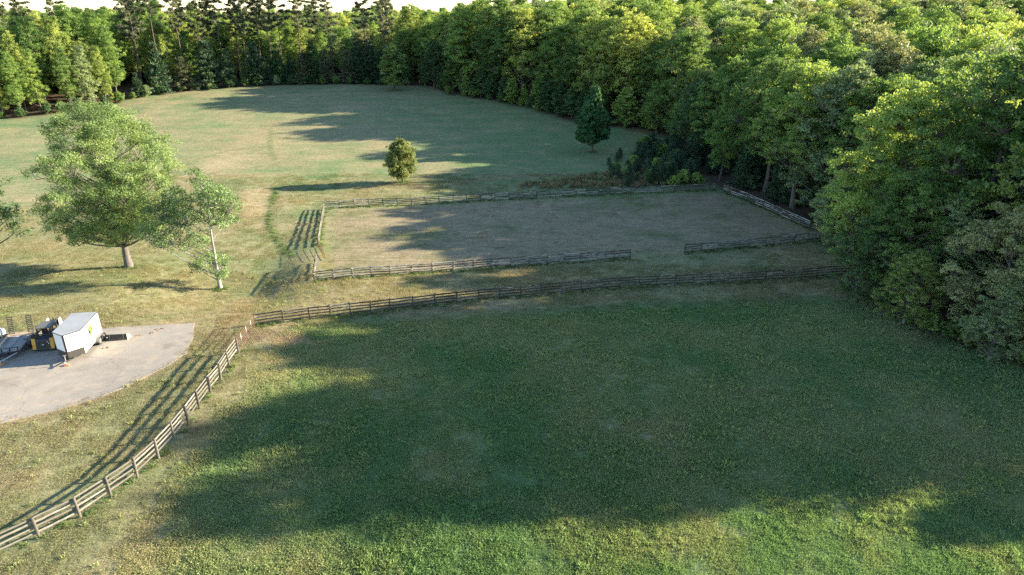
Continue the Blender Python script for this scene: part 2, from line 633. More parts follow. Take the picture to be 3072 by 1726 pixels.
M = dict(
    ground=ground_mat(), grass=grass_mat(), drive=drive_mat(),
    mid=leaf_mat('leaves_mid_green', (.165, .262, .080)),
    fresh=leaf_mat('leaves_fresh_green', (.230, .345, .098)),
    yellow=leaf_mat('leaves_yellow_green', (.325, .405, .120)),
    dark=leaf_mat('leaves_dark_green', (.078, .145, .054), trans=.3),
    olive=leaf_mat('leaves_olive_catkin', (.290, .320, .150), trans=.35, hue=.02),
    grey=leaf_mat('leaves_grey_green', (.235, .310, .145), trans=.35, hue=.02),
    pine=leaf_mat('pine_needles', (.135, .155, .085), trans=.2, hue=.02),
    pinedark=leaf_mat('young_pine_needles', (.052, .098, .050), trans=.15, hue=.02),
    cedar=leaf_mat('cedar_foliage', (.240, .290, .095), trans=.25, hue=.03),
    oak=leaf_mat('oak_new_leaves', (.205, .300, .115), trans=.42),
    birch=leaf_mat('pale_new_leaves', (.270, .375, .165), trans=.42),
    pear=leaf_mat('pear_leaves', (.070, .170, .060), trans=.28),
    bark=bark_mat('bark_brown', (.055, .045, .036), (.15, .125, .10)),
    barkgrey=bark_mat('bark_grey', (.07, .062, .054), (.19, .17, .15)),
    barkpine=bark_mat('bark_pine', (.045, .032, .026), (.13, .09, .07)),
    barkwhite=bark_mat('bark_lichen', (.14, .125, .105), (.40, .38, .34), 3.0),
    rail=wood_mat('weathered_rails', (.13, .118, .098), (.225, .208, .175), (.29, .275, .24), .72),
    post=wood_mat('round_posts', (.085, .075, .062), (.17, .152, .128)),
    board=wood_mat('grey_boards', (.065, .060, .052), (.14, .132, .118), (.34, .325, .29), .63),
    boarddark=wood_mat('dark_boards', (.040, .036, .031), (.09, .083, .074), (.24, .23, .21), .74),
    boardpost=wood_mat('board_posts', (.05, .046, .040), (.12, .112, .10)),
)


# ------------------------------------------------------------------ the ground sheet
def axis_coords(lo, hi, step, far, grow=1.22):
    a = list(np.arange(lo, hi + .01, step))
    s, x = step, a[-1]
    while x < far:
        s *= grow
        x += s
        a.append(x)
    s, x = step, a[0]
    pre = []
    while x > -far:
        s *= grow
        x -= s
        pre.append(x)
    return np.array(pre[::-1] + a)


gx = axis_coords(-130, 90, .85, 6000)
gy = axis_coords(16, 262, .85, 6000)
gy = gy[gy > -400]
GX, GY = np.meshgrid(gx, gy)
GZ = height(GX, GY) - .015
V = np.stack([GX, GY, GZ], -1).reshape(-1, 3)
nx, ny = len(gx), len(gy)
ii = (np.arange(ny - 1)[:, None] * nx + np.arange(nx - 1)[None, :]).ravel()
F = np.stack([ii, ii + 1, ii + nx + 1, ii + nx], 1)
me = np_mesh('ground', V, F, True, point_col={'tone': tone(V[:, 0], V[:, 1])})
tag(link('ground', me, M['ground']), kind='structure')

# the driveway: a thin slab that follows the ground
bm = bmesh.new()
dpoly = np.array(DRIVE)
bm.faces.new([bm.verts.new((x, y, 0)) for x, y in DRIVE])
for axis, lo, hi in ((0, dpoly[:, 0].min(), dpoly[:, 0].max()), (1, dpoly[:, 1].min(), dpoly[:, 1].max())):
    c = lo + .85
    while c < hi:
        co = (c, 0, 0) if axis == 0 else (0, c, 0)
        no = (1, 0, 0) if axis == 0 else (0, 1, 0)
        bmesh.ops.bisect_plane(bm, geom=bm.verts[:] + bm.edges[:] + bm.faces[:], plane_co=co, plane_no=no)
        c += .85
bnd = [e for e in bm.edges if e.is_boundary]
for e in bnd:
    for v in e.verts:
        v.tag = True
for v in bm.verts:
    if v.tag:
        k = .22 * (N2(np.array([v.co.x]), np.array([v.co.y]), 1.3, 3)[0] - .5) * 2
        v.co.x += k
        v.co.y += k
    v.co.z = hz(v.co.x, v.co.y) + .04
ex = bmesh.ops.extrude_edge_only(bm, edges=bnd)
for v in [g for g in ex['geom'] if isinstance(g, bmesh.types.BMVert)]:
    v.co.z -= .2
bmesh.ops.recalc_face_normals(bm, faces=bm.faces)
me = bpy.data.meshes.new('driveway')
bm.to_mesh(me)
bm.free()
tag(link('driveway', me, M['drive']), kind='structure')


def drive_z(x, y):
    return hz(x, y) + .04


# ------------------------------------------------------------------ tree prototypes
def unit(v):
    return v / (np.linalg.norm(v, axis=-1, keepdims=True) + 1e-9)


def leaves(rng, C, LC, n, sub_r, leaf, aspect=.55, flat=.75, up=.35, out=.6, tint_lobe=None, along=None):
    """Leaf faces around sub-cluster centres C (lobe centre LC for each): diamond faces bent along the middle."""
    K = len(C)
    d = unit(rng.normal(size=(K, n, 3)))
    r = rng.random((K, n, 1)) ** .45
    P = C[:, None, :] + d * r * sub_r * np.array([1, 1, flat])
    o = unit(P - LC[:, None, :])
    nn = unit(out * o + up * np.array([0, 0, 1.0]) + .75 * rng.normal(size=P.shape))
    if along is None:
        t = unit(np.cross(nn, rng.normal(size=P.shape)))
    else:                                               # needles and sprays point along their branch
        t = unit(along[:, None, :] + .55 * rng.normal(size=P.shape))
        nn = unit(np.cross(t, rng.normal(size=P.shape)))
    b = np.cross(nn, t)
    L = leaf * (.6 + .75 * rng.random((K, n, 1)))
    W = L * aspect
    q = np.stack([P - t * L / 2, P + b * W / 2 + nn * L * .10, P + t * L / 2, P - b * W / 2 + nn * L * .10], 2).reshape(-1, 3)
    f = np.arange(K * n * 4).reshape(-1, 4)
    tint = rng.normal(size=(K, 1)) * .45 + (0 if tint_lobe is None else tint_lobe[:, None]) + rng.normal(size=(K, n)) * .35
    return q, f, np.clip(tint, -1.4, 1.4).ravel()


ENV = {
    'round': lambda t: math.sin(PI * min(1, max(0, .04 + .92 * t)) ** .85) ** .6,
    'oval': lambda t: math.sin(PI * min(1, max(0, .10 + .87 * t)) ** .8) ** .75,
    'egg': lambda t: (math.sin(PI * min(1, max(0, .10 + .88 * t)) ** .62)) ** .8,
    'dome': lambda t: max(.06, (1 - t ** 2.4)) ** .6 * (.72 + .28 * min(1, t / .25)),
}


def broad_tree(name, seed, H, z0, Rm, env='round', nl=18, lobe=1.9, nsub=15, sub=.75, nleaf=34, leaf=.38, tr=.28,
               extra=(), lobes=None, lean=(0, 0), flat=.75, core=.25, aspect=.55, up=.35, twigs=.25, trunk_top=.82, pull=.75, top_lobe=.6):
    rng = np.random.default_rng(seed)
    L = []
    if lobes is None:
        for i in range(nl):
            t = (i + .5 + rng.uniform(-.4, .4)) / nl
            t = t ** .9
            a = i * 2.39996 + rng.uniform(-.5, .5)
            Rr = ENV[env](t) * Rm
            lr = lobe * rng.uniform(.45, 1.45) * (top_lobe + (1 - top_lobe) * min(1, (1 - t) * 2.2))
            rr = max(0, Rr - lr * pull) * math.sqrt(rng.uniform(.35, 1)) if rng.random() > core else max(0, Rr - lr) * rng.uniform(0, .5)
            L.append((rr * math.cos(a), rr * math.sin(a), z0 + (H - z0 - lr * .7) * t + lr * .2, lr))
    else:
        L = list(lobes)
    L += list(extra)
    L = np.array(L)
    L[:, 0] += lean[0] * L[:, 2] / H
    L[:, 1] += lean[1] * L[:, 2] / H
    C, LC, TL = [], [], []
    for x, y, z, lr in L:
        m = max(4, int(nsub * (lr / lobe) ** 1.6))
        d = unit(rng.normal(size=(m, 3)))
        d[:, 2] = np.where(d[:, 2] < -.55, -d[:, 2], d[:, 2])
        p = np.array([x, y, z]) + d * lr * (.5 + .55 * rng.random((m, 1)) + .45 * rng.random((m, 1)) ** 6) * np.array([1, 1, .8])
        C.append(p)
        LC.append(np.tile([x, y, z - lr * .4], (m, 1)))
        TL.append(np.full(m, rng.normal() * .35))
    C, LC, TL = np.concatenate(C), np.concatenate(LC), np.concatenate(TL)
    q, f, tint = leaves(rng, C, LC, nleaf, sub, leaf, aspect=aspect, flat=flat, up=up, tint_lobe=TL)
    crown = np_mesh(name + '_crown', q, f, face_attr={'tint': tint})
    # trunk with limbs
    parts = []
    zt = z0 + (H - z0) * trunk_top
    k = 9
    zs = np.linspace(0, zt, k)
    wob = np.cumsum(rng.normal(size=(k, 2)) * .07 * H / 20, axis=0)
    wob -= wob[0]
    path = np.stack([wob[:, 0] + lean[0] * zs / H, wob[:, 1] + lean[1] * zs / H, zs], 1)
    rad = tr * (1 - .85 * (zs / zt) ** 1.1)
    rad[0] *= 1.4
    rad[1] *= 1.08
    path = np.vstack([[path[0] - [0, 0, .4]], path])
    rad = np.concatenate([[rad[0] * 1.1], rad])
    parts.append(tube(path, rad, 8))
    for j, (x, y, z, lr) in enumerate(L):
        rr = math.hypot(x, y)
        zb = min(max(z0 * .65, z - max(.8, rr * .55) - lr * .3), zt * .97)
        i = min(k - 2, int(zb / zt * (k - 1)))
        fr = zb / zt * (k - 1) - i
        s = path[1 + i] * (1 - fr) + path[2 + i] * fr
        e = np.array([x, y, z])
        mid = s * .45 + e * .55 + np.array([0, 0, -.08 * rr]) + rng.normal(size=3) * .15 * lr
        ts = np.linspace(0, 1, 6)[:, None]
        pth = (1 - ts) ** 2 * s + 2 * ts * (1 - ts) * mid + ts ** 2 * e
        r0 = tr * (1 - .8 * zb / zt) * .5
        parts.append(tube(pth, np.linspace(r0, r0 * .22, 6), 5))
    for c, lc in zip(C, LC):
        if rng.random() < twigs:
            m = (c + lc) / 2 + rng.normal(size=3) * .1
            parts.append(tube(np.array([lc, m, c]), [.045, .03, .012], 3))
    V_, F_ = merge(parts)
    trunk = np_mesh(name + '_trunk', V_, F_, True)
    return trunk, crown


def pine_tree(name, seed, H, bare=.55, Rm=3.2, nb=26, leaf=.55, nleaf=40, tr=.24, sub=.62, thin=False):
    rng = np.random.default_rng(seed)
    zs = np.linspace(-.4, H * .97, 10)
    wob = np.cumsum(rng.normal(size=(10, 2)) * .09, axis=0)
    path = np.stack([wob[:, 0], wob[:, 1], zs], 1)
    rad = tr * (1 - .8 * np.clip(zs / H, 0, 1) ** 1.3)
    parts = [tube(path, rad, 7)]
    C, LC, AL, TL = [], [], [], []
    for i in range(nb):
        t = (i + rng.random()) / nb
        z = H * (bare + (1 - bare) * t)
        z = min(z, H * .975)
        ln = Rm * (1 - t) ** .6 * rng.uniform(.45, 1.1) * (.5 + .5 * min(1, t / .2)) + .4
        a = i * 2.4 + rng.uniform(-.6, .6)
        base = np.array([np.interp(z, zs, wob[:, 0]), np.interp(z, zs, wob[:, 1]), z])
        dr = np.array([math.cos(a), math.sin(a), rng.uniform(-.05, .5)])
        pth = np.array([base + dr * ln * s + np.array([0, 0, .16 * ln * s * s]) for s in np.linspace(0, 1, 4)])
        parts.append(tube(pth, np.linspace(.07, .02, 4), 4))
        for s in ((.6, .95) if thin else (.45, .7, .9, 1.05)):
            C.append(base + dr * ln * s + rng.normal(size=3) * .25 + np.array([0, 0, .22]))
            LC.append(base + dr * ln * s * .5)
            AL.append(dr)
            TL.append(rng.normal() * .3)
    for i in range(int(nb * .35)):                       # dead stubs below the crown
        z = H * rng.uniform(bare * .45, bare)
        a = rng.uniform(0, 2 * PI)
        base = np.array([np.interp(z, zs, wob[:, 0]), np.interp(z, zs, wob[:, 1]), z])
        e = base + np.array([math.cos(a), math.sin(a), rng.uniform(-.2, .3)]) * rng.uniform(.5, 1.8)
        parts.append(tube(np.array([base, (base + e) / 2, e]), [.04, .025, .01], 3))
    C, LC, AL, TL = map(np.array, (C, LC, AL, TL))
    q, f, tint = leaves(rng, C, LC, nleaf, sub, leaf, aspect=.24, flat=.6, tint_lobe=TL, along=AL * .3 + np.array([0, 0, .5]))
    V_, F_ = merge(parts)
    return np_mesh(name + '_trunk', V_, F_, True), np_mesh(name + '_crown', q, f, face_attr={'tint': tint})


def layered_tree(name, seed, H, Rm, z0=.3, nlev=15, nb=7, leaf=.3, nleaf=26, sub=.42, tr=.14, droop=.0, power=.8, aspect=.28):
    """A conifer with whorls of branches down to the ground."""
    rng = np.random.default_rng(seed)
    zs = np.linspace(-.3, H * .98, 7)
    path = np.stack([rng.normal(size=7) * .03, rng.normal(size=7) * .03, zs], 1)
    parts = [tube(path, tr * (1.02 - np.clip(zs / H, 0, 1)), 6)]
    C, LC, AL, TL = [], [], [], []
    for l in range(nlev):
        t = (l + rng.random() * .7) / nlev
        z = z0 + (H - z0) * t
        for j in range(nb):
            ln = Rm * max(.05, (1 - t)) ** power * rng.uniform(.6, 1.12) + .12
            a = j * 2 * PI / nb + l * .9 + rng.uniform(-.4, .4)
            dr = np.array([math.cos(a), math.sin(a), rng.uniform(.05, .35) - droop])
            base = np.array([0, 0, z])
            parts.append(tube(np.array([base, base + dr * ln * .5, base + dr * ln]), [.03, .02, .008], 3))
            m = max(2, int(ln / (sub * 1.1)) + 1)
            tl = rng.normal() * .35
            for s in np.linspace(.25, 1.0, m):
                C.append(base + dr * ln * s + rng.normal(size=3) * sub * .25)
                LC.append(base + dr * ln * s * .4)
                AL.append(dr + np.array([0, 0, .5]))
                TL.append(tl)
    C.append(np.array([0, 0, H * .97])); LC.append(np.array([0, 0, H * .8])); AL.append(np.array([0, 0, 1.0])); TL.append(.2)
    C, LC, AL, TL = map(np.array, (C, LC, AL, TL))
    q, f, tint = leaves(rng, C, LC, nleaf, sub, leaf, aspect=aspect, flat=.6, tint_lobe=TL, along=AL)
    V_, F_ = merge(parts)
    return np_mesh(name + '_trunk', V_, F_, True), np_mesh(name + '_crown', q, f, face_attr={'tint': tint})


PROTO = {}
for i in range(5):       # forest broadleaves, 22 m
    PROTO['broad%d' % i] = broad_tree('broad', 100 + i, 22, [2.4, 4.5, 3.0, 6.5, 2.0][i], [8.2, 7.4, 8.8, 7.0, 7.8][i],
                                      ['round', 'dome', 'dome', 'round', 'round'][i], nl=[46, 42, 50, 38, 44][i], lobe=2.3, nsub=26, sub=.74, nleaf=27, leaf=.37, twigs=.22,
                                      top_lobe=.95, core=.12, pull=.55, up=.3, tr=.33, flat=.5)
for i in range(2):       # tall narrow poplars
    PROTO['poplar%d' % i] = broad_tree('poplar', 120 + i, 26, 3 + i * 2, 5.4, 'oval', nl=40, lobe=1.9, nsub=20, sub=.72, nleaf=26, leaf=.38, twigs=.12, top_lobe=.85, up=.2)
for i in range(4):       # near the camera: finer leaves
    PROTO['near%d' % i] = broad_tree('near', 130 + i, 16, [1.0, 1.6, 2.2, 4.5][i], [6.3, 5.8, 6.6, 5.6][i], ['round', 'dome', 'dome', 'round'][i],
                                     nl=38, lobe=1.6, nsub=28, sub=.52, nleaf=36, leaf=.24, twigs=.45, top_lobe=.95, core=.1, up=.3, flat=.5, pull=.35)
for i in range(3):
    PROTO['pine%d' % i] = pine_tree('pine', 140 + i, 34, [.52, .46, .60][i], [4.2, 3.8, 4.6][i], [30, 34, 26][i], leaf=.7, nleaf=50, sub=.72)
for i in range(3):
    PROTO['conifer%d' % i] = layered_tree('conifer', 150 + i, 9, [2.7, 2.3, 3.1][i], nlev=12, nb=7, leaf=.5, nleaf=26, sub=.55, droop=.1)
for i in range(3):
    PROTO['ypine%d' % i] = layered_tree('ypine', 160 + i, 4.2, [1.5, 1.3, 1.7][i], nlev=8, nb=7, leaf=.42, nleaf=16, sub=.42, tr=.07, power=.45, aspect=.16)
for i in range(3):
    PROTO['shrub%d' % i] = broad_tree('shrub', 170 + i, 3.0, .35, [1.7, 1.4, 2.0][i], 'round', nl=14, lobe=.8, nsub=11, sub=.40, nleaf=30, leaf=.28, tr=.06, trunk_top=.6)
for i in range(2):
    PROTO['under%d' % i] = broad_tree('under', 180 + i, 9, .8, 3.8, 'dome', nl=26, lobe=1.3, nsub=14, sub=.65, nleaf=32, leaf=.38, tr=.12, flat=.35, up=.9)


def put(key, name, loc, s=1.0, rot=None, leafm='mid', barkm='bark', sz=None):
    """One tree or shrub: an empty at its base with its trunk and its crown."""
    o = empty(name, loc, rnd.uniform(0, 2 * PI) if rot is None else rot)
    o.scale = (s, s, s if sz is None else sz)
    tm, cm = PROTO[key]
    t = link('trunk', tm, M[barkm], o)
    c = link('crown', cm, M[leafm], o)
    return o


# ------------------------------------------------------------------ single trees in the open
p = at(388, 802)
PROTO['oak_hero'] = broad_tree('oak', 201, 20.8, 4.4, 9.9, 'round', nl=92, lobe=2.1, nsub=24, sub=.66, nleaf=58, leaf=.235, tr=.42,
                               extra=[(-6.5, 0, 4.6, 1.7), (-5.0, 1.5, 3.9, 1.5), (-7.6, -1, 6.0, 1.8), (-4.2, -2.5, 4.4, 1.6), (4.6, -1, 5.6, 1.6), (6.6, 1, 7.4, 1.6),
                                      (-8.3, .5, 8.5, 1.6), (3, -4, 6, 1.6), (-1.5, -4.5, 6.2, 1.7), (0, 3, 5.5, 1.7), (-2, -5.5, 9, 1.7), (2, -6, 11, 1.8), (2.2, -2.5, 5.0, 1.7), (-2.6, -3, 5.2, 1.7), (.5, -3.2, 4.8, 1.5), (4.5, -3, 6.5, 1.8), (-4.6, -3.4, 6.4, 1.8), (2.5, 2, 5, 1.6), (-3, 2.5, 5, 1.6), (0, -1.2, 5.8, 1.8), (-6, -3, 8, 1.9), (6, -3, 9, 1.9)],
                               core=.3, aspect=.42, up=.2, twigs=.3, trunk_top=.7)
o = put('oak_hero', 'oak_tree', ground(p.x, p.y), 1.0, 0.0, 'oak', 'barkgrey')
tag(o, 'large round pale green oak alone on the dry lawn, above the trailers', 'tree')

p = at(662, 868)
k = .0475
SL = [(545, 432, 14), (550, 462, 22), (535, 500, 32), (580, 498, 34), (482, 492, 30), (438, 532, 36), (412, 575, 26), (500, 545, 38), (560, 545, 38), (603, 522, 26),
      (470, 588, 28), (522, 596, 26), (540, 648, 20), (556, 676, 26), (503, 672, 14), (572, 690, 13), (455, 560, 28), (590, 560, 22), (420, 612, 18), (600, 480, 18)]
lob = [((x - 556) * k, rnd.uniform(-1.9, 1.9) if r > 20 else rnd.uniform(-.5, .5), (728 - y) * k * 1.03, r * k * 1.28) for x, y, r in SL]
PROTO['small_hero'] = broad_tree('ash', 202, 14.2, 1.6, 5, lobes=lob, lobe=1.4, nsub=30, sub=.54, nleaf=26, leaf=.24, tr=.22, twigs=.35, core=.2, trunk_top=.85, aspect=.5)
o = put('small_hero', 'ash_tree', ground(p.x, p.y), 1.0, 0.0, 'birch', 'barkwhite')
tag(o, 'smaller open-crowned tree with pale lichened trunk, right of the big oak', 'tree')

p = at(1208, 548)
PROTO['cedar_hero'] = broad_tree('cedar', 203, 8.4, .9, 3.5, 'round', nl=84, lobe=.95, nsub=20, sub=.36, nleaf=40, leaf=.30, tr=.13, aspect=.22, up=.5, core=.3, twigs=.05)
o = put('cedar_hero', 'cedar_tree', ground(p.x, p.y), 1.0, .5, 'cedar', 'bark')
tag(o, 'small egg-shaped cedar alone in the far field, just above the arena', 'tree')

p = at(1777, 457)
PROTO['pear_hero'] = broad_tree('pear', 204, 14.6, 2.0, 4.3, 'egg', nl=100, lobe=1.2, nsub=20, sub=.48, nleaf=46, leaf=.34, tr=.17, core=.3, twigs=.1, aspect=.6, up=.3, top_lobe=.5)
o = put('pear_hero', 'pear_tree', ground(p.x, p.y), 1.0, 1.1, 'pear', 'bark')
tag(o, 'dark teardrop-shaped tree standing alone in shade before the right wood', 'tree')

p = at(-42, 782)
PROTO['edge_oak'] = broad_tree('oak', 205, 11.5, 1.8, 4.6, 'round', nl=26, lobe=1.6, nsub=18, sub=.55, nleaf=32, leaf=.25, tr=.25, extra=[(3.8, .5, 3.2, 1.2), (4.4, 0, 5.2, 1.3), (3.5, -1, 7.0, 1.3)], aspect=.42)
o = put('edge_oak', 'oak_tree', ground(p.x, p.y), 1.22, 0.0, 'dark', 'barkgrey')
tag(o, 'darker green tree cut by the left frame edge, left of the big oak', 'tree')

# ------------------------------------------------------------------ the woods
WOOD = []            # (x, y, clearance) of everything planted
RECORD = []          # (object, colour words, zone)
WORDS = dict(mid='mid-green', fresh='fresh green', yellow='bright yellow-green', dark='dark green', olive='pale olive catkin-hung', grey='grey-green',
             pine='tall bare-stemmed', pinedark='dark')


def fits(x, y, r):
    return all((x - a) ** 2 + (y - b) ** 2 > ((r + c) * .5) ** 2 for a, b, c in WOOD)


def plant(key, x, y, s, leafm, zone, kind='tree', clear=6.5, sz=None, rot=None):
    WOOD.append((x, y, clear))
    if kind == 'tree':
        if key.startswith('pine'):
            name, bark, noun = 'pine_tree', 'barkpine', 'pine'
        elif key.startswith('conifer'):
            name, bark, noun = 'conifer_tree', 'barkpine', 'conifer'
        else:
            name, noun = 'broadleaf_tree', 'tree'
            bark = 'barkgrey' if leafm in ('olive', 'grey', 'yellow') else 'bark'
    else:
        name, bark, noun = {'shrub': ('shrub', 'bark', 'shrub'), 'young pine': ('young_pine', 'barkpine', 'young pine')}[kind]
    o = put(key, name, ground(x, y), s, rot, leafm, bark, sz)
    RECORD.append((o, leafm, noun, zone, x, y))
    return o


TIPS = [at(*q_) for q_ in ((480, 1535), (600, 1290), (668, 1180), (730, 1040), (990, 871), (965, 715), (1030, 750), (1324, 650), (1290, 520), (870, 396), (850, 360), (640, 300), (460, 316))]
TIPS = sorted((q_.y - .2126 * q_.x, q_.x, q_.z) for q_ in TIPS)


def shade_height(x, y):
    """How tall a tree at x, y is if its evening shadow ends where the wood's shadow ends on the field."""
    w = y - .2126 * x
    xt = np.interp(w, [q_[0] for q_ in TIPS], [q_[1] for q_ in TIPS])
    zt = np.interp(w, [q_[0] for q_ in TIPS], [q_[2] for q_ in TIPS])
    return max(0, x - xt) / math.cos(SUN_AZ) * math.tan(SUN_EL) + zt - hz(x, y)


# the low sun still reaches these spots of the pasture through gaps in the wood
LIT = [at(*q_) for q_ in ((2530, 1036), (1740, 1085))]


def sun_gap(x, y, h, rc):
    """Keep a tree below the rays that reach the lit spots."""
    for q_ in LIT:
        dx_, dy_ = x - q_.x, y - q_.y
        s_ = dx_ * math.cos(SUN_AZ) + dy_ * math.sin(SUN_AZ)
        if s_ > 0 and abs(-dx_ * math.sin(SUN_AZ) + dy_ * math.cos(SUN_AZ)) < rc:
            h = min(h, max(5.5, s_ * math.tan(SUN_EL) + q_.z - hz(x, y)))
    return h


def natural(x, y, lo, hi):
    a = shade_height(x, y)
    h = rnd.uniform(lo, hi)
    if a < 12:
        return sun_gap(x, y, max(9.0, min(h, a + 2)), 2.0)
    return sun_gap(x, y, min(rnd.uniform(hi - 2, hi + 4) if a > hi + 3 else a * rnd.choice((1.0, 1.0, .97, .9, .74)), 30), 2.4)


def by_crown(px, py, hc):
    q = at(px, py, hc)
    return q.x, q.y


# trees that the photograph singles out: crown centre in the picture, height of that centre, tree height
HAND = [
    # (px, py, centre height, height, prototype, leaves, zone)
    (1235, 120, 14, 25, 'broad2', 'yellow', 'far corner'),
    (1180, 215, 6, 14, 'under0', 'mid', 'far corner'),
    (1300, 190, 8, 15, 'broad1', 'dark', 'far corner'),
    (1450, 140, 13, 22, 'broad0', 'olive', 'edge'),
    (1395, 245, 3.5, 8, 'under1', 'grey', 'edge'),
    (1560, 160, 12, 21, 'broad3', 'fresh', 'edge'),
    (1640, 220, 9, 18, 'broad1', 'mid', 'edge'),
    (1720, 170, 13, 22, 'broad4', 'mid', 'edge'),
    (1880, 330, 4.5, 10, 'under1', 'fresh', 'edge'),
    (1830, 175, 13, 21, 'broad2', 'fresh', 'edge'),
    (1975, 330, 6, 13, 'broad4', 'mid', 'edge'),
    (2120, 250, 12, 20, 'broad0', 'yellow', 'edge'),
    (2075, 360, 7, 14, 'broad2', 'fresh', 'edge'),
    (2210, 330, 8, 17, 'broad1', 'dark', 'arena'),
    (2460, 240, 14, 21, 'near1', 'olive', 'arena'),
    (2300, 420, 5, 12, 'conifer1', 'pinedark', 'arena'),
    (2250, 470, 4, 10, 'conifer0', 'pinedark', 'arena'),
    (2380, 480, 5, 11, 'conifer2', 'pinedark', 'arena'),
    (2350, 520, 3.5, 9, 'conifer0', 'pinedark', 'arena'),
    (2470, 520, 5, 12, 'under0', 'dark', 'arena'),
    (2580, 480, 9, 17, 'near0', 'mid', 'arena'),
    (2535, 640, 5.5, 11.5, 'near2', 'grey', 'near'),
    (2690, 560, 10, 17, 'near1', 'mid', 'near'),
    (2860, 480, 12, 18, 'near0', 'grey', 'near'),
    (3000, 590, 10.5, 16, 'near2', 'olive', 'near'),
    (2590, 790, 4.5, 9.5, 'near0', 'dark', 'near'),
    (2850, 735, 7.5, 12.5, 'near1', 'grey', 'near'),
    (2735, 868, 4.0, 8, 'near2', 'yellow', 'near'),
    (3030, 800, 8, 14, 'near0', 'olive', 'near'),
    (3000, 965, 4.0, 8, 'near1', 'grey', 'near'),
    (2740, 690, 8.5, 15, 'near2', 'mid', 'near'),
    (2330, 330, 15, 24, 'near3', 'mid', 'arena'),
    (2420, 360, 15, 24, 'near3', 'fresh', 'arena'),
    (2540, 380, 15, 24, 'near1', 'grey', 'arena'),
    (2660, 400, 15, 23, 'near3', 'fresh', 'arena'),
    (2260, 260, 16, 24, 'broad1', 'fresh', 'arena'),
]
BASEH = dict(broad=22, poplar=26, near=16, pine=34, conifer=9, ypine=4.2, shrub=3.0, under=9)


def base_h(key):
    return BASEH[key.rstrip('0123456789')]


for px, py, hc, h, key, lm, zone in HAND:
    x, y = by_crown(px, py, hc)
    plant(key, x, y, h / base_h(key), lm, zone, clear=5.5)


def along(poly, step):
    out, carry = [], 0.0
    for (ax, ay), (bx, by) in zip(poly[:-1], poly[1:]):
        L = math.hypot(bx - ax, by - ay)
        t = carry
        while t < L:
            out.append((ax + (bx - ax) * t / L, ay + (by - ay) * t / L, (by - ay) / L, -(bx - ax) / L))
            t += step
        carry = t - L
    return out


def choose(table):
    r = rnd.random() * sum(w for _, w in table)
    for k_, w in table:
        r -= w
        if r <= 0:
            return k_
    return table[-1][0]


# left wood: bright yellow-green poplars in full sun
left_edge = [gp(-70, 366), gp(0, 360), gp(160, 345), gp(300, 325), gp(394, 300)]
for row, (off, step) in enumerate(((3, 5.6), (9, 6.5), (16, 7.5))):
    for x, y, nx_, ny_ in along(left_edge, step):
        x, y = x - .75 * off + rnd.uniform(-1.5, 1.5), y + .66 * off + rnd.uniform(-1.5, 1.5)
        if fits(x, y, 4):
            key = choose([('poplar0', 3), ('poplar1', 3), ('broad1', 2), ('broad3', 2)])
            lm = choose([('yellow', 4), ('fresh', 4), ('mid', 2), ('grey', 1)])
            plant(key, x, y, rnd.uniform(.8, 1.08) * (.78 if row == 0 else 1.0), lm, 'left', clear=5)

for x, y, nx_, ny_ in along(left_edge, 4.2):
    x, y = x - 1.0 + rnd.uniform(-1, 1), y + 1.0 + rnd.uniform(-.6, 1)
    if fits(x, y, 2.4):
        plant(choose([('under0', 1), ('under1', 1)]), x, y, rnd.uniform(.5, .95), choose([('mid', 3), ('fresh', 3), ('dark', 1)]), 'left', clear=2.5)

# row of tall pines behind the far field, with dark conifers at their feet
far_edge = [gp(394, 300), gp(480, 284), gp(600, 272), gp(850, 256), gp(1050, 254), gp(1180, 256)]
for x, y, nx_, ny_ in along(far_edge, 3.9):
    x, y = x + rnd.uniform(-1, 1), y + 2.2 + rnd.uniform(0, 2.5)
    if fits(x, y, 3):
        plant(choose([('conifer0', 1), ('conifer1', 1), ('conifer2', 1)]), x, y, rnd.uniform(.8, 1.75), choose([('pinedark', 4), ('pine', 1), ('dark', 2)]), 'pines', clear=3)
for x, y, nx_, ny_ in along(far_edge, 5.2):
    x, y = x + rnd.uniform(-2, 2), y + 6.5 + rnd.uniform(-1, 4)
    if fits(x, y, 3):
        plant(choose([('pine0', 1), ('pine1', 1), ('pine2', 1)]), x, y, rnd.uniform(.88, 1.12), 'pine', 'pines', clear=4)
for row, (off, step) in enumerate(((13, 7.5), (21, 9))):
    for x, y, nx_, ny_ in along(far_edge, step):
        x, y = x + rnd.uniform(-2, 2), y + off + rnd.uniform(-1, 2)
        if fits(x, y, 4):
            key = choose([('poplar0', 2), ('poplar1', 2), ('broad1', 1.5), ('pine1', 2.2), ('pine0', 2.2)])
            lm = 'pine' if key.startswith('pine') else choose([('fresh', 3), ('yellow', 2), ('mid', 3), ('grey', 1)])
            plant(key, x, y, rnd.uniform(.8, 1.0) * (1 if key.startswith('pine') else .74), lm, 'pines', clear=6)
far2 = [gp(1180, 256), gp(1300, 259), gp(1345, 285), gp(1450, 300), gp(1600, 332), gp(1740, 375), gp(1960, 396)]
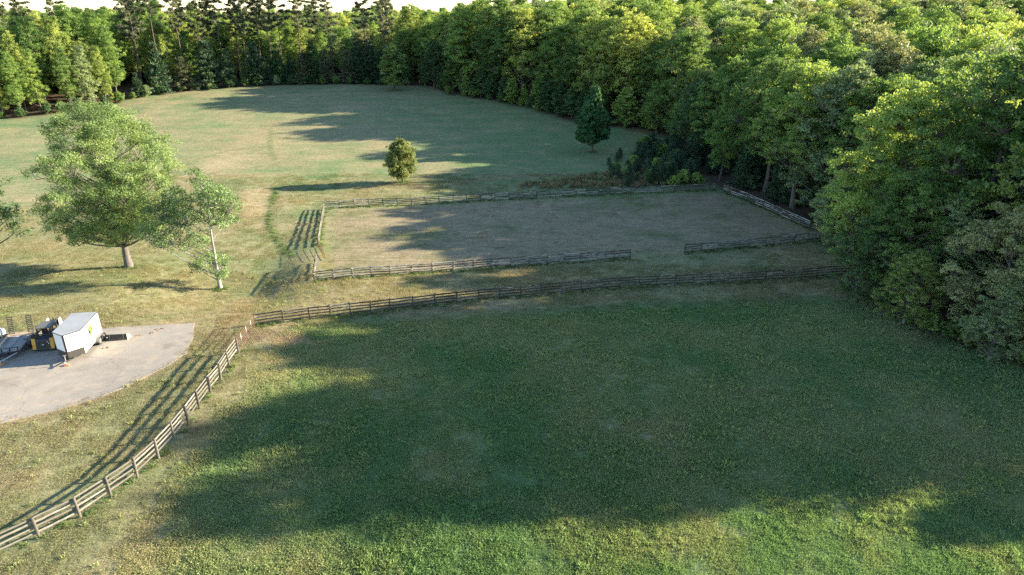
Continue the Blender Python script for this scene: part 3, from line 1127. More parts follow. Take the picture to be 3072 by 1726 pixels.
for row, (off, step) in enumerate(((2.5, 4.8), (8, 8), (15, 9))):
    for x, y, nx_, ny_ in along(far2, step):
        x, y = x + off * .55 + rnd.uniform(-1, 1), y + off + rnd.uniform(-1, 1)
        if fits(x, y, 3.2) and poly_sd(FIELD, np.array([x]), np.array([y]))[0] < -1:
            if row == 0:
                plant(choose([('under0', 3), ('under1', 3), ('conifer0', 1)]), x, y, rnd.uniform(.65, 1.1), choose([('dark', 3), ('mid', 3), ('fresh', 1)]), 'edge', clear=3)
            else:
                plant(choose([('broad0', 1), ('broad1', 1), ('broad3', 1), ('broad4', 1)]), x, y, natural(x, y, 18, 26) / 22, choose([('mid', 3), ('fresh', 3), ('yellow', 1), ('olive', 1), ('grey', 1)]), 'edge', clear=6)

# fill of the right wood, seen from above
fr = lambda x, y, z: proj(x, y, z)
cand = []
for i in range(9000):
    y = rnd.uniform(56, 232)
    x = rnd.uniform(8, .80 * y + 14)
    cand.append((x, y))
cx, cy = np.array([c[0] for c in cand]), np.array([c[1] for c in cand])
sdv = poly_sd(FIELD, cx, cy)
for (x, y), sd in zip(cand, sdv):
    if sd > -2.5:
        continue
    px, py = proj(x, y, hz(x, y) + 14)
    if not (-60 < px < 3130):
        continue
    spc = 7.6 + max(0, y - 90) * .022
    if not fits(x, y, spc):
        continue
    if len(RECORD) > 372:
        break
    near = y < 100
    patch = N4(np.array([x]), np.array([y]), 38, 2)[0]
    if near:
        key = choose([('near0', 1), ('near1', 2), ('near2', 2), ('near3', 3)])
        s = natural(x, y, 17, 24) / base_h(key)
    else:
        key = choose([('broad0', 2), ('broad1', 2), ('broad2', 2), ('broad3', 2), ('broad4', 2), ('poplar0', 1)] + ([('pine2', .5)] if y > 135 else []))
        s = natural(x, y, 19, 25) / base_h(key)
        if key == 'pine2':
            s = .62
    if patch > .52:
        lm = choose([('yellow', 5), ('fresh', 3), ('mid', 1), ('olive', 1)])
    else:
        lm = choose([('mid', 3), ('fresh', 3), ('grey', 2), ('olive', 2), ('dark', .7)])
    if key.startswith('pine'):
        lm = 'pine'
    plant(key, x, y, s, lm, 'canopy near' if y < 110 else ('canopy mid' if y < 160 else 'canopy far'), clear=spc)

# dark undergrowth trees that close the wood's edge round the arena's right corner
for px, py, h in ((1960, 415, 7), (2010, 440, 8), (2060, 470, 9), (2020, 480, 6), (2090, 500, 9), (2130, 520, 10), (2100, 470, 11), (2160, 535, 9), (2190, 555, 8), (2150, 490, 12), (2230, 575, 9),
                  (2280, 595, 10), (2330, 615, 9), (2380, 640, 10), (2430, 665, 9), (2260, 555, 13), (2350, 590, 13), (2440, 630, 13), (2480, 690, 8), (2200, 520, 12), (2060, 520, 6), (2110, 545, 6)):
    q = at(px, py)
    if q.x < 41 and q.y < 127:
        continue
    if fits(q.x + .8, q.y + 2.2, 1.5):
        kk = choose([('conifer0', 2), ('conifer1', 2), ('conifer2', 2), ('under0', 2), ('under1', 2)])
        plant(kk, q.x + .8, q.y + 2.2, h / 9 * rnd.uniform(.85, 1.1), 'pinedark' if kk[0] == 'c' else choose([('dark', 3), ('mid', 1)]), 'arena', clear=3)

# young pines and brush between the far field and the arena's top corner
for i in range(4000):
    px, py = rnd.uniform(1815, 2190), rnd.uniform(418, 560)
    lim = 560 - (px - 1690) * .20
    if py > 566 - (px - 1690) * .035 or py < lim - 52 - max(0, px - 1900) * .10:
        continue
    q = at(px, py)
    if q.y < 123 or not fits(q.x, q.y, 1.5):
        continue
    n_yp = sum(1 for r_ in RECORD if r_[2] == 'young pine')
    if n_yp > 60:
        break
    big = min(1, max(0, px - 1760) / 260)
    plant('ypine%d' % rnd.randrange(3), q.x, q.y, (.30 + .62 * big) * rnd.uniform(.6, 1.35), 'pinedark', 'brush', 'young pine', clear=1.6)
for px, py, s in ((1880, 530, .7), (1950, 545, .8), (1900, 500, .8), (2000, 535, 1.0), (1970, 515, .9), (2090, 555, .8), (2020, 560, .7), (1935, 462, 1.3), (1985, 470, 1.0), (2050, 552, .9), (2030, 500, 1.2), (1850, 515, .6)):
    q = at(px, py)
    plant('shrub%d' % rnd.randrange(3), q.x, q.y, s, 'fresh', 'brush', 'shrub', clear=1)

# shrubs along the foot of the woods
edge_all = left_edge + far_edge[1:] + far2[1:]
for x, y, nx_, ny_ in along(edge_all, 5.2):
    x, y = x + rnd.uniform(-1, 1) + (.6 if x > -30 else -.3), y + 1.2 + rnd.uniform(-.5, 1.2)
    plant('shrub%d' % rnd.randrange(3), x, y, rnd.uniform(.55, 1.15), choose([('dark', 3), ('mid', 3), ('fresh', 1), ('grey', 1)]),
          'left foot' if x < -118 else ('pine foot' if x < -30 else 'edge foot'), 'shrub', clear=2)
for px, py in ((2480, 745), (2560, 800), (2640, 930), (2760, 1010), (2880, 1050), (2990, 1080), (3060, 1110), (2700, 985), (2830, 1030), (2930, 1010), (2450, 650)):
    q = at(px, py)
    plant('shrub%d' % rnd.randrange(3), q.x + 1.5, q.y + 1.0, rnd.uniform(.6, 1.0), choose([('dark', 3), ('mid', 2)]), 'near foot', 'shrub', clear=2)

ZONE = {
    'left': ('in the sunlit wood at the left frame edge', 'left wood'),
    'pines': ('behind the far field', 'row behind the far field'),
    'far corner': ("at the far field's back corner", 'back corner'),
    'edge': ("on the right wood's edge", 'right wood edge'),
    'arena': ("behind the arena's right fence", 'behind the arena'),
    'near': ('overhanging the pasture at the right frame edge', 'right foreground wood'),
    'canopy near': ('in the right wood, nearest canopy', 'nearest canopy'),
    'canopy mid': ('in the right wood, middle canopy', 'middle canopy'),
    'canopy far': ('in the right wood, farthest canopy', 'farthest canopy'),
    'brush': ("in brush above the arena's back fence", 'brush by the arena'),
    'left foot': ('at the foot of the left wood', 'left wood foot'),
    'pine foot': ('at the foot of the pines', 'pine row foot'),
    'edge foot': ("along the right wood's edge", 'right wood foot'),
    'near foot': ('under the trees right of the pasture', 'right foreground foot'),
}
ORD = 'first second third fourth fifth sixth seventh eighth ninth tenth eleventh twelfth thirteenth fourteenth fifteenth sixteenth seventeenth eighteenth nineteenth'.split()
TENS = {20: 'twent', 30: 'thirt', 40: 'fort', 50: 'fift', 60: 'sixt', 70: 'sevent'}


def ordinal(n):
    if n < 20:
        return ORD[n - 1]
    t = n // 10 * 10
    return TENS[t] + 'ieth' if n == t else TENS[t] + 'y-' + ORD[n - t - 1]


groups = {}
for r_ in RECORD:
    groups.setdefault((r_[1], r_[2], r_[3]), []).append(r_)
for (lm, noun, zone), rs in groups.items():
    rs.sort(key=lambda r_: proj(r_[4], r_[5], hz(r_[4], r_[5]) + 6)[0])
    word = WORDS[lm]
    if noun == 'conifer' and lm == 'pine':
        word = 'brownish'
    if noun in ('young pine', 'shrub') and lm == 'pine':
        word = 'brownish'
    for i, r_ in enumerate(rs):
        lab = '%s %s %s' % (word, noun, ZONE[zone][0])
        if len(rs) > 1:
            lab += ', leftmost' if i == 0 else (', rightmost' if i == len(rs) - 1 else ', %s from the left' % ordinal(i + 1))
        tag(r_[0], lab, {'tree': 'tree', 'pine': 'tree', 'conifer': 'tree', 'young pine': 'young pine', 'shrub': 'shrub'}[noun],
            {'shrub': 'shrubs at the foot of the woods', 'young pine': 'young pines by the arena'}.get(noun, 'trees of the woods round the field'))


# ------------------------------------------------------------------ masses nobody could count: far woods, grass
def scatter_object(name, P, ROT, SC, IDX, sources, tones=None):
    """One object whose points carry instances of the source objects (which are not linked to the scene)."""
    P = np.asarray(P, np.float32)
    me = bpy.data.meshes.new(name)
    me.vertices.add(len(P))
    me.vertices.foreach_set('co', P.ravel())
    for an, typ, vals, field in (('rot', 'FLOAT_VECTOR', ROT, 'vector'), ('scl', 'FLOAT_VECTOR', SC, 'vector'), ('idx', 'INT', IDX, 'value')):
        a = me.attributes.new(an, typ, 'POINT')
        a.data.foreach_set(field, np.asarray(vals, np.int32 if typ == 'INT' else np.float32).ravel())
    if tones is not None:
        a = me.attributes.new('tone', 'FLOAT_COLOR', 'POINT')
        rgba = np.ones((len(P), 4), np.float32)
        rgba[:, :3] = tones
        a.data.foreach_set('color', rgba.ravel())
    o = link(name, me)
    ng = bpy.data.node_groups.new(name, 'GeometryNodeTree')
    ng.interface.new_socket('Geometry', in_out='INPUT', socket_type='NodeSocketGeometry')
    ng.interface.new_socket('Geometry', in_out='OUTPUT', socket_type='NodeSocketGeometry')
    nin, nout = ng.nodes.new('NodeGroupInput'), ng.nodes.new('NodeGroupOutput')
    join = ng.nodes.new('GeometryNodeJoinGeometry')
    for s in reversed(sources):
        oi = ng.nodes.new('GeometryNodeObjectInfo')
        oi.inputs['Object'].default_value = s
        g2i = ng.nodes.new('GeometryNodeGeometryToInstance')
        ng.links.new(oi.outputs['Geometry'], g2i.inputs[0])
        ng.links.new(g2i.outputs[0], join.inputs[0])
    iop = ng.nodes.new('GeometryNodeInstanceOnPoints')
    iop.inputs['Pick Instance'].default_value = True

    def named(an, typ):
        n = ng.nodes.new('GeometryNodeInputNamedAttribute')
        n.data_type = typ
        n.inputs['Name'].default_value = an
        return n.outputs['Attribute']
    ng.links.new(nin.outputs[0], iop.inputs['Points'])
    ng.links.new(join.outputs[0], iop.inputs['Instance'])
    ng.links.new(named('idx', 'INT'), iop.inputs['Instance Index'])
    ng.links.new(named('scl', 'FLOAT_VECTOR'), iop.inputs['Scale'])
    e2r = ng.nodes.new('FunctionNodeEulerToRotation')
    ng.links.new(named('rot', 'FLOAT_VECTOR'), e2r.inputs[0])
    ng.links.new(e2r.outputs[0], iop.inputs['Rotation'])
    ng.links.new(iop.outputs[0], nout.inputs[0])
    md = o.modifiers.new('scatter', 'NODES')
    md.node_group = ng
    return o


def source(name, mesh_mats):
    """A source object for a mass: one mesh of several pieces, each with its material."""
    Vs, Fs, mi, tint, off = [], [], [], [], 0
    for k_, (m_, mat) in enumerate(mesh_mats):
        n = len(m_.vertices)
        v = np.empty(n * 3, np.float32)
        m_.vertices.foreach_get('co', v)
        f = np.empty(len(m_.polygons) * 4, np.int32)
        m_.polygons.foreach_get('vertices', f)
        Vs.append(v.reshape(-1, 3))
        Fs.append(f.reshape(-1, 4) + off)
        mi.append(np.full(len(m_.polygons), k_, np.int32))
        t = np.zeros(len(m_.polygons), np.float32)
        if 'tint' in m_.attributes:
            m_.attributes['tint'].data.foreach_get('value', t)
        tint.append(t)
        off += n
    me_ = np_mesh(name, np.concatenate(Vs), np.concatenate(Fs), face_attr={'tint': np.concatenate(tint)})
    for _, mat in mesh_mats:
        me_.materials.append(mat)
    me_.polygons.foreach_set('material_index', np.concatenate(mi))
    return bpy.data.objects.new(name, me_)


SRC = []
for key, lm in (('broad0', 'yellow'), ('broad1', 'fresh'), ('broad2', 'mid'), ('broad3', 'olive'), ('broad4', 'grey'), ('broad2', 'yellow'), ('poplar0', 'fresh'), ('pine1', 'pine')):
    SRC.append(source('wood_source', [(PROTO[key][0], M['bark']), (PROTO[key][1], M[lm])]))

px_, rot_, sc_, id_ = [], [], [], []
for lo, hi, step in ((232, 420, 7.5), (420, 800, 12), (800, 1700, 20)):
    for y in np.arange(lo, hi, step):
        for x in np.arange(-.86 * y, .86 * y, step):
            xx, yy = x + rnd.uniform(-.45, .45) * step, y + rnd.uniform(-.45, .45) * step
            if lo == 232:
                behind = yy > 262 or (xx > 0) or (xx < -150)
                if not behind or not fits(xx, yy, 5):
                    continue
            px_.append((xx, yy, hz(xx, yy)))
            rot_.append((0, 0, rnd.uniform(0, 6.28)))
            i_ = rnd.choices(range(8), (3, 3, 3, 2, 2, 3, 2, .8))[0]
            s = rnd.uniform(.78, 1.08) * (1 if i_ < 7 else .68) * (.84 if xx < -20 and yy < 420 else (1.0 + .3 * N4(np.array([xx]), np.array([yy]), 30, 2)[0]))
            sc_.append((s * 1.1, s * 1.1, s))
            id_.append(i_)
# the left wood goes on behind its front rows
for i in range(2600):
    x, y = rnd.uniform(-260, -118), rnd.uniform(185, 300)
    if -.86 * y - 4 < x and y > 232 - (x + 118) * -.6 + 6 and fits(x, y, 6) and poly_sd(FIELD, np.array([x]), np.array([y]))[0] < -14:
        WOOD.append((x, y, 6.5))
        px_.append((x, y, hz(x, y)))
        rot_.append((0, 0, rnd.uniform(0, 6.28)))
        i_ = rnd.choices(range(8), (3, 3, 2, 0, 1, 3, 4, 1))[0]
        s = rnd.uniform(.8, 1.05)
        sc_.append((s, s, s))
        id_.append(i_)
o = scatter_object('far_wood', px_, rot_, sc_, id_, SRC)
tag(o, 'unbroken spring woodland rolling away behind the field to the horizon', 'woodland', kind='stuff')

# the wood goes on to the right of the frame, down to where its shadow ends
px_, rot_, sc_, id_ = [], [], [], []
for i in range(5000):
    x, y = rnd.uniform(48, 135), rnd.uniform(44, 150)
    if x < .73 * y * .925 + .73 * 11.4 + 2.5:
        continue
    if poly_sd(FIELD, np.array([x]), np.array([y]))[0] > -2.5 or y < 50.5 + (x - 54) * .213 or not fits(x, y, 6.2) or rnd.random() < .12:
        continue
    WOOD.append((x, y, 6.5))
    px_.append((x, y, hz(x, y)))
    rot_.append((0, 0, rnd.uniform(0, 6.28)))
    i_ = rnd.randrange(7)
    s = natural(x, y, 20, 27) / (26 if i_ == 6 else 22)
    sc_.append((s, s, s))
    id_.append(i_)
for x, y, s in ((55, 51.4, 1.24), (63, 53.4, 1.22), (59, 49.2, 1.02), (63, 41.2, .62), (69, 43.0, .66), (67, 38.5, .55)):
    px_.append((x, y, hz(x, y))); rot_.append((0, 0, 1.0)); sc_.append((s, s, s)); id_.append(1)
o = scatter_object('side_wood', px_, rot_, sc_, id_, SRC)
tag(o, 'tall wood bordering the pasture on the right', 'woodland', kind='stuff')
# ------------------------------------------------------------------ fences and gates
def board_mesh(name, seed, h, th, ragged):
    """A board of unit length along X with worn, slightly uneven edges."""
    rng = np.random.default_rng(seed)
    n = 7
    xs = np.linspace(0, 1, n)
    up = h / 2 + rng.normal(size=n) * ragged * .5
    dn = -h / 2 + rng.normal(size=n) * ragged * .4
    mid = np.cumsum(rng.normal(size=n)) * ragged * .35
    mid -= np.linspace(mid[0], mid[-1], n)
    yo = np.cumsum(rng.normal(size=n)) * .006
    yo -= np.linspace(yo[0], yo[-1], n)
    V, F = [], []
    for x, u, d, m, y in zip(xs, up, dn, mid, yo):
        V += [(x, y - th / 2, m + d), (x, y + th / 2, m + d), (x, y + th / 2, m + u), (x, y - th / 2, m + u)]
    for i in range(n - 1):
        a, b = 4 * i, 4 * i + 4
        for j in range(4):
            k_ = (j + 1) % 4
            F.append((a + j, b + j, b + k_, a + k_))
    F += [(3, 2, 1, 0), (4 * n - 4, 4 * n - 3, 4 * n - 2, 4 * n - 1)]
    return np_mesh(name, V, F)


def round_post_mesh(name, r, h):
    V, F = tube(np.array([[0, 0, -.35], [0, 0, h * .5], [.004, 0, h - .03], [.004, 0, h]]), [r * 1.05, r, r * .96, r * .7], 10)
    c = len(V)
    V = np.vstack([V, [[.004, 0, h + .005]]])
    top = [(30 + j, 30 + (j + 1) % 10, c, c) for j in range(10)]
    me = bpy.data.meshes.new(name)
    me.from_pydata([tuple(v) for v in V], [], [tuple(f) for f in F] + [t[:3] for t in top])
    return me


def square_post_mesh(name, w, h, seed):
    rng = np.random.default_rng(seed)
    b = MB()
    b.box((0, 0, h / 2 - .15), (w, w, h + .3), bevel=.012)
    me = bpy.data.meshes.new(name)
    b.bm.to_mesh(me)
    b.bm.free()
    return me


RAILS = [board_mesh('rail', 300 + i, .135, .055, .012) for i in range(4)]
BOARDS = [board_mesh('board', 310 + i, .15, .032, .020) for i in range(6)]


def polyline_points(pts, spacing):
    """Posts along a polyline at an even spacing, corners kept."""
    out = []
    for (ax, ay), (bx, by) in zip(pts[:-1], pts[1:]):
        L = math.hypot(bx - ax, by - ay)
        n = max(1, round(L / spacing))
        for i in range(n):
            out.append((ax + (bx - ax) * i / n, ay + (by - ay) * i / n))
    out.append(tuple(pts[-1]))
    return out


def fence(label, pts, spacing, h, levels, post_mesh, meshes, mat_b, mat_p, off, group='board fences round the arena and pasture', skip=(), warp=.045, smooth_curve=False):
    """A post-and-board fence: each post and each board an object of its own."""
    P = polyline_points(pts, spacing) if not smooth_curve else pts
    o = empty('board_fence', ground(*P[0]))
    tag(o, label, 'fence', group)
    base = Vector(o.location)
    tops = []
    for i, (x, y) in enumerate(P):
        z = hz(x, y) + rnd.uniform(-.03, .03)
        po = link('post', post_mesh, mat_p, o)
        a = P[min(i + 1, len(P) - 1)]
        b = P[max(i - 1, 0)]
        ang = math.atan2(a[1] - b[1], a[0] - b[0])
        po.location = Vector((x, y, z)) - base
        po.rotation_euler = (rnd.uniform(-.05, .05), rnd.uniform(-.05, .05), ang)
        tops.append((x, y, z))
    for i in range(len(P) - 1):
        (x0, y0, z0), (x1, y1, z1) = tops[i], tops[i + 1]
        dx, dy = x1 - x0, y1 - y0
        L = math.hypot(dx, dy)
        nx_, ny_ = -dy / L * off, dx / L * off
        for j, lv in enumerate(levels):
            if (i, j) in skip:
                continue
            za = z0 + lv * h + rnd.uniform(-warp, warp)
            zb = z1 + lv * h + rnd.uniform(-warp, warp)
            bo = link('board', rnd.choice(meshes), mat_b, o)
            e = .05
            bo.location = Vector((x0 + nx_ - dx / L * e, y0 + ny_ - dy / L * e, za)) - base
            bo.rotation_euler = (0, -math.atan2(zb - za, L), math.atan2(dy, dx))
            bo.scale = (math.hypot(L, zb - za) + 2 * e - .012, 1, 1)
    return o


# near fence: round posts, pale rails on the far side of them, curving up to the pipe gate
_nfpix = [(1525, 215), (1465, 297), (1412, 388), (1345, 470), (1275, 567), (1203, 668), (1120, 770), (1015, 888), (880, 1008), (712, 1132), (515, 1262), (255, 1395)]
NF = [gp(a * .47, 960 + b * .47) for a, b in _nfpix]
dx, dy = NF[-1][0] - NF[-2][0], NF[-1][1] - NF[-2][1]
NF += [(NF[-1][0] + dx * k_ - .12 * k_ * k_, NF[-1][1] + dy * k_ + .03 * k_ * k_) for k_ in (1, 2, 3)]
NEAR_POST = round_post_mesh('post', .085, 1.62)
fence('pale weathered rail fence with round posts curving past the driveway to the pipe gate', NF, 2.2, 1.55, (.28, .52, .75, .95), NEAR_POST, RAILS,
      M['rail'], M['post'], -.11, smooth_curve=True, warp=.035)

SQ = [square_post_mesh('post', .125, 1.46, 1), square_post_mesh('post', .125, 1.40, 2)]
LF = [gp(767, 980), gp(930, 960), gp(1170, 934), gp(1500, 898), gp(1860, 866), gp(2130, 853), gp(2400, 840), gp(2720, 818)]
fence('long dark board fence between the pasture and the strip below the arena', LF, 2.3, 1.40, (.26, .50, .73, .96), SQ[0], BOARDS, M['boarddark'], M['boardpost'], -.085)

AL = [gp(943, 845), gp(1170, 828), gp(1420, 810), gp(1640, 795), gp(1890, 778)]
fence("arena's front fence left of the gap, grey boards streaked pale", AL, 2.5, 1.36, (.26, .50, .73, .96), SQ[1], BOARDS, M['board'], M['boardpost'], -.085)
AR = [gp(2053, 763), gp(2200, 748), gp(2340, 735), gp(2460, 722), gp(2560, 714)]
fence("arena's front fence right of the gap, running under the trees", AR, 2.35, 1.36, (.26, .50, .73, .96), SQ[1], BOARDS, M['board'], M['boardpost'], -.085)
AB = [gp(975, 628), gp(1150, 618), gp(1400, 607), gp(1650, 594), gp(1900, 582), gp(2145, 572)]
fence("arena's long back fence below the far field", AB, 2.45, 1.32, (.26, .50, .73, .96), SQ[1], BOARDS, M['board'], M['boardpost'], -.085, skip=((12, 2), (25, 1), (31, 2)))
AR2 = [gp(2172, 576), gp(2240, 603), gp(2320, 640), gp(2428, 688)]
fence("arena's right end fence sloping in front of the dark wood", AR2, 2.3, 1.36, (.26, .50, .73, .96), SQ[1], BOARDS, M['board'], M['boardpost'], -.085, skip=((1, 2),))
ALF = [gp(973, 630), gp(966, 668), gp(960, 705), gp(955, 742)]
fence("arena's left end fence seen end-on, pale weathered boards", ALF, 2.2, 1.32, (.26, .50, .73, .96), SQ[1], BOARDS, M['rail'], M['boardpost'], .085)
ALN = [gp(949, 790), gp(944, 842)]
fence("short piece of the arena's left fence below the rusty gate", ALN, 2.6, 1.36, (.26, .50, .73, .96), SQ[1], BOARDS, M['rail'], M['boardpost'], .085)

q0, q1 = at(947, 795), at(958, 838)
b = MB()
q = ground(q0.x, q0.y)
b.box((0, 0, 0), (.14, 4.0, .045))
plank = b.build('leaning_plank', M['rail'])
pa, pb = Vector((q0.x + .1, q0.y, q.z + 1.45)), Vector((q1.x + .5, q1.y, hz(q1.x, q1.y) + .06))
plank.location = (pa + pb) / 2
plank.rotation_euler = (pb - pa).to_track_quat('Y', 'Z').to_euler()
plank.scale = (1, (pb - pa).length / 4.0, 1)
tag(plank, "pale loose board leaning against the arena's left fence", 'board')

M['rust'] = simple_mat('rusty_pipe', (.17, .085, .055), .75, .3, .4, 9, dirt=(.30, .16, .10))
M['galv'] = simple_mat('galvanised_pipe', (.42, .40, .37), .5, .6, .15, 9)


def pipe_gate(label, a, b_, h, nbars, uprights, mat_b, mat_u, lift=.18):
    """A tubular farm gate from a to b_ : a frame, bars, uprights, each a part."""
    a, b_ = Vector(a), Vector(b_)
    o = empty('pipe_gate', ground(a.x, a.y))
    tag(o, label, 'gate', 'pipe gates')
    base = Vector(o.location)
    ga, gb = Vector((a.x, a.y, hz(a.x, a.y))) - base, Vector((b_.x, b_.y, hz(b_.x, b_.y))) - base
    for i in range(nbars):
        z = lift + (h - lift) * i / (nbars - 1)
        MB().cyl(ga + Vector((0, 0, z)), gb + Vector((0, 0, z)), .028 if i in (0, nbars - 1) else .022, 8).build('bar', mat_b, o, True)
    for t in (0.0, 1.0):
        p_ = ga.lerp(gb, t)
        MB().cyl(p_ + Vector((0, 0, lift)), p_ + Vector((0, 0, h)), .03, 8).build('end_frame', mat_b, o, True)
    d = (gb - ga).normalized()
    nrm = Vector((-d.y, d.x, 0)) * .035
    for t in uprights:
        p_ = ga.lerp(gb, t) - nrm
        MB().cyl(p_ + Vector((0, 0, lift - .05)), p_ + Vector((0, 0, h + .03)), .032, 8).build('upright', mat_u, o, True)
    return o


g0, g1 = at(717, 1056), at(766, 983)
pipe_gate('closed pipe gate with pale uprights between the rail fence and the dark fence', g0, g1, 1.42, 6, (.18, .48, .76), M['rust'], M['galv'])
g0, g1 = at(956, 746), at(975, 782)
pipe_gate("rusty pipe gate standing open at the arena's left end", g0, g1, 1.4, 6, (.33, .66), M['rust'], M['rust'])

# the post beyond the arena's right fence, and a fence rail among the trees
q = at(2447, 700)
po = link('fence_post', SQ[0], M['boardpost'])
po.location = ground(q.x, q.y)
tag(po, "lone grey post between the arena's right fence and the trees", 'post')
# ------------------------------------------------------------------ what stands on the driveway
M['white'] = simple_mat('white_panel', (.80, .80, .79), .35, 0, .02, 3)
M['roofgrey'] = simple_mat('trailer_roof', (.33, .34, .35), .45, .1, .10, 1.2)
M['guard'] = simple_mat('stone_guard', (.085, .078, .072), .5, .5, .3, 14)
M['trim'] = simple_mat('dark_trim', (.075, .055, .048), .45, .2, .15, 8)
M['fender'] = simple_mat('fender_steel', (.15, .15, .14), .5, .3, .15, 6)
M['tyre'] = simple_mat('tyre_rubber', (.03, .03, .03), .85, 0, .3, 20)
M['rim'] = simple_mat('wheel_rim', (.34, .34, .33), .4, .5, .2, 8)
M['black'] = simple_mat('black_steel', (.022, .024, .028), .45, .2, .3, 8, dirt=(.09, .08, .065))
M['slate'] = simple_mat('slate_plastic', (.045, .052, .062), .5, 0, .2, 6)
M['yellow_paint'] = simple_mat('loader_yellow', (.66, .37, .05), .45, 0, .10, 5, dirt=(.30, .19, .07))
M['plank'] = wood_mat('trailer_deck_planks', (.22, .21, .195), (.38, .36, .33))
M['newwood'] = wood_mat('tan_timber', (.42, .30, .19), (.62, .47, .32))
M['blockwood'] = wood_mat('orange_timber', (.40, .20, .09), (.58, .32, .16))
M['steelgrey'] = simple_mat('ramp_steel', (.065, .063, .06), .55, .4, .3, 10)
M['lime'] = simple_mat('lime_print', (.33, .62, .06), .4, 0, .04, 4)
M['printdark'] = simple_mat('dark_print', (.018, .03, .015), .4, 0, .05, 4)
M['printolive'] = simple_mat('pale_olive_print', (.30, .36, .24), .4, 0, .05, 4)
M['lit_cream'] = simple_mat('lit_end_plate', (.62, .50, .27), .5, 0, .1, 6)  # pale tone standing for sunlight on the bucket's right end plate
M['lens'] = simple_mat('red_lens', (.30, .02, .015), .25, 0, .05, 4)
M['silver'] = simple_mat('bright_steel', (.55, .55, .54), .35, .7, .1, 8)
M['tank'] = simple_mat('white_plastic', (.62, .64, .63), .5, 0, .08, 3)


def on_drive(px, py, h=0):
    q = at(px, py, .04 + h)
    return Vector((q.x, q.y, drive_z(q.x, q.y)))


def wheel(parent, x, y, r, w, side):
    t = MB().cyl((x - w / 2, y, r), (x + w / 2, y, r), r, 24).build('wheel', M['tyre'], parent, False)
    s = side
    MB().cyl((x + s * (w / 2 - .01), y, r), (x + s * (w / 2 + .012), y, r), r * .60, 20).build('rim', M['rim'], t)
    MB().cyl((x + s * (w / 2 + .012), y, r), (x + s * (w / 2 + .035), y, r), r * .2, 12).build('hub', M['fender'], t)
    return t


# enclosed cargo trailer, nose towards the camera
nb_, rr_ = at(204, 1070, .5), at(310, 1003, .5)
shl = at(257, 1058, .55)
rear = at(308, 1002, .55)
hd = Vector((shl.x - rear.x, shl.y - rear.y, 0))
hd = hd.normalized()
th = math.atan2(-hd.x, hd.y)
Wt, Lt = 2.28, (Vector((shl.x, shl.y, 0)) - Vector((rear.x, rear.y, 0))).length
lat = Vector((math.cos(th), math.sin(th), 0))           # local +x in the world: towards picture left
ctr = (Vector((shl.x, shl.y, 0)) + Vector((rear.x, rear.y, 0))) / 2 + lat * (Wt / 2)
T = empty('cargo_trailer', (ctr.x, ctr.y, drive_z(ctr.x, ctr.y)), th)
tag(T, 'white enclosed cargo trailer with V nose and round green emblem on its side', 'trailer')
zb, zt, hw, hl, nose = .52, 2.78, Wt / 2, Lt / 2, .85
MB().box((0, 0, zb - .04), (Wt - .06, Lt, .10)).build('chassis', M['black'], T)
for s in (-1, 1):
    MB().box((s * (hw - .02), 0, (zb + zt) / 2), (.04, Lt, zt - zb)).build('side_wall', M['white'], T)
MB().box((0, -hl + .02, (zb + zt) / 2), (Wt - .084, .04, zt - zb)).build('rear_door', M['white'], T)
for s in (-1, 1):
    x0, y0, x1, y1 = s * hw, hl, s * .10, hl + nose
    MB().prism([(x0, y0), (x1, y1), (x1 - s * .03, y1 - .035), (x0 - s * .04, y0)], 'z', zb, zt).build('nose_panel', M['white'], T)
    d = Vector((x1 - x0, y1 - y0, 0)).normalized()
    n_ = Vector((d.y, -d.x, 0)) * (1 if s < 0 else -1)
    n_ = n_ if n_.y > 0 else -n_
    a, c = Vector((x0, y0, 0)) + n_ * .004, Vector((x1, y1, 0)) + n_ * .004
    MB().prism([(a.x, a.y), (c.x, c.y), (c.x + n_.x * .006, c.y + n_.y * .006), (a.x + n_.x * .006, a.y + n_.y * .006)], 'z', zb - .02, zb + .62).build('stone_guard', M['guard'], T)
MB().prism([(-.115, hl + nose - .03), (.115, hl + nose - .03), (.07, hl + nose + .05), (-.07, hl + nose + .05)], 'z', zb - .02, zt).build('nose_trim', M['trim'], T)
MB().prism([(-hw - .02, -hl - .02), (hw + .02, -hl - .02), (hw + .02, hl), (.1, hl + nose + .03), (-.1, hl + nose + .03), (-hw - .02, hl)], 'z', zt + .003, zt + .05).build('roof', M['roofgrey'], T)
e = MB()
for p0, p1 in (((-hw, -hl), (-hw, hl)), ((-hw, hl), (-.1, hl + nose)), ((.1, hl + nose), (hw, hl)), ((hw, hl), (hw, -hl))):
    e.cyl((p0[0] * 1.012, p0[1] * 1.005, zt + .01), (p1[0] * 1.012, p1[1] * 1.005, zt + .01), .045, 6)
e.build('roof_trim', M['trim'], T)
for y in (-.35, -1.22):
    for s in (-1, 1):
        wheel(T, s * (hw + .14), y - .35, .37, .22, s)
for s in (-1, 1):
    out_, in_ = [], []
    for k_ in range(13):
        a = PI * k_ / 12
        yc = -.70 if a > PI / 2 else -1.57
        yy = (-.70 if a < PI / 2 else -1.57) + .47 * math.cos(a)
        out_.append((yy, .36 + .47 * math.sin(a)))
        yy2 = (-.70 if a < PI / 2 else -1.57) + .43 * math.cos(a)
        in_.append((yy2, .36 + .43 * math.sin(a)))
    f = MB()
    f.prism(out_ + in_[::-1], 'x', s * (hw + .004), s * (hw + .30))
    f.build('fender', M['fender'], T)
# emblem on the wall that faces picture right (local -x): flat printed shapes
ex_, ey_, ez_ = -hw - .006, .15, 1.98


def disc(r, dx_, seg=36, ry=1.0, cy=0, cz=0):
    return [(cy + r * ry * math.cos(2 * PI * k_ / seg), cz + r * math.sin(2 * PI * k_ / seg)) for k_ in range(seg)]


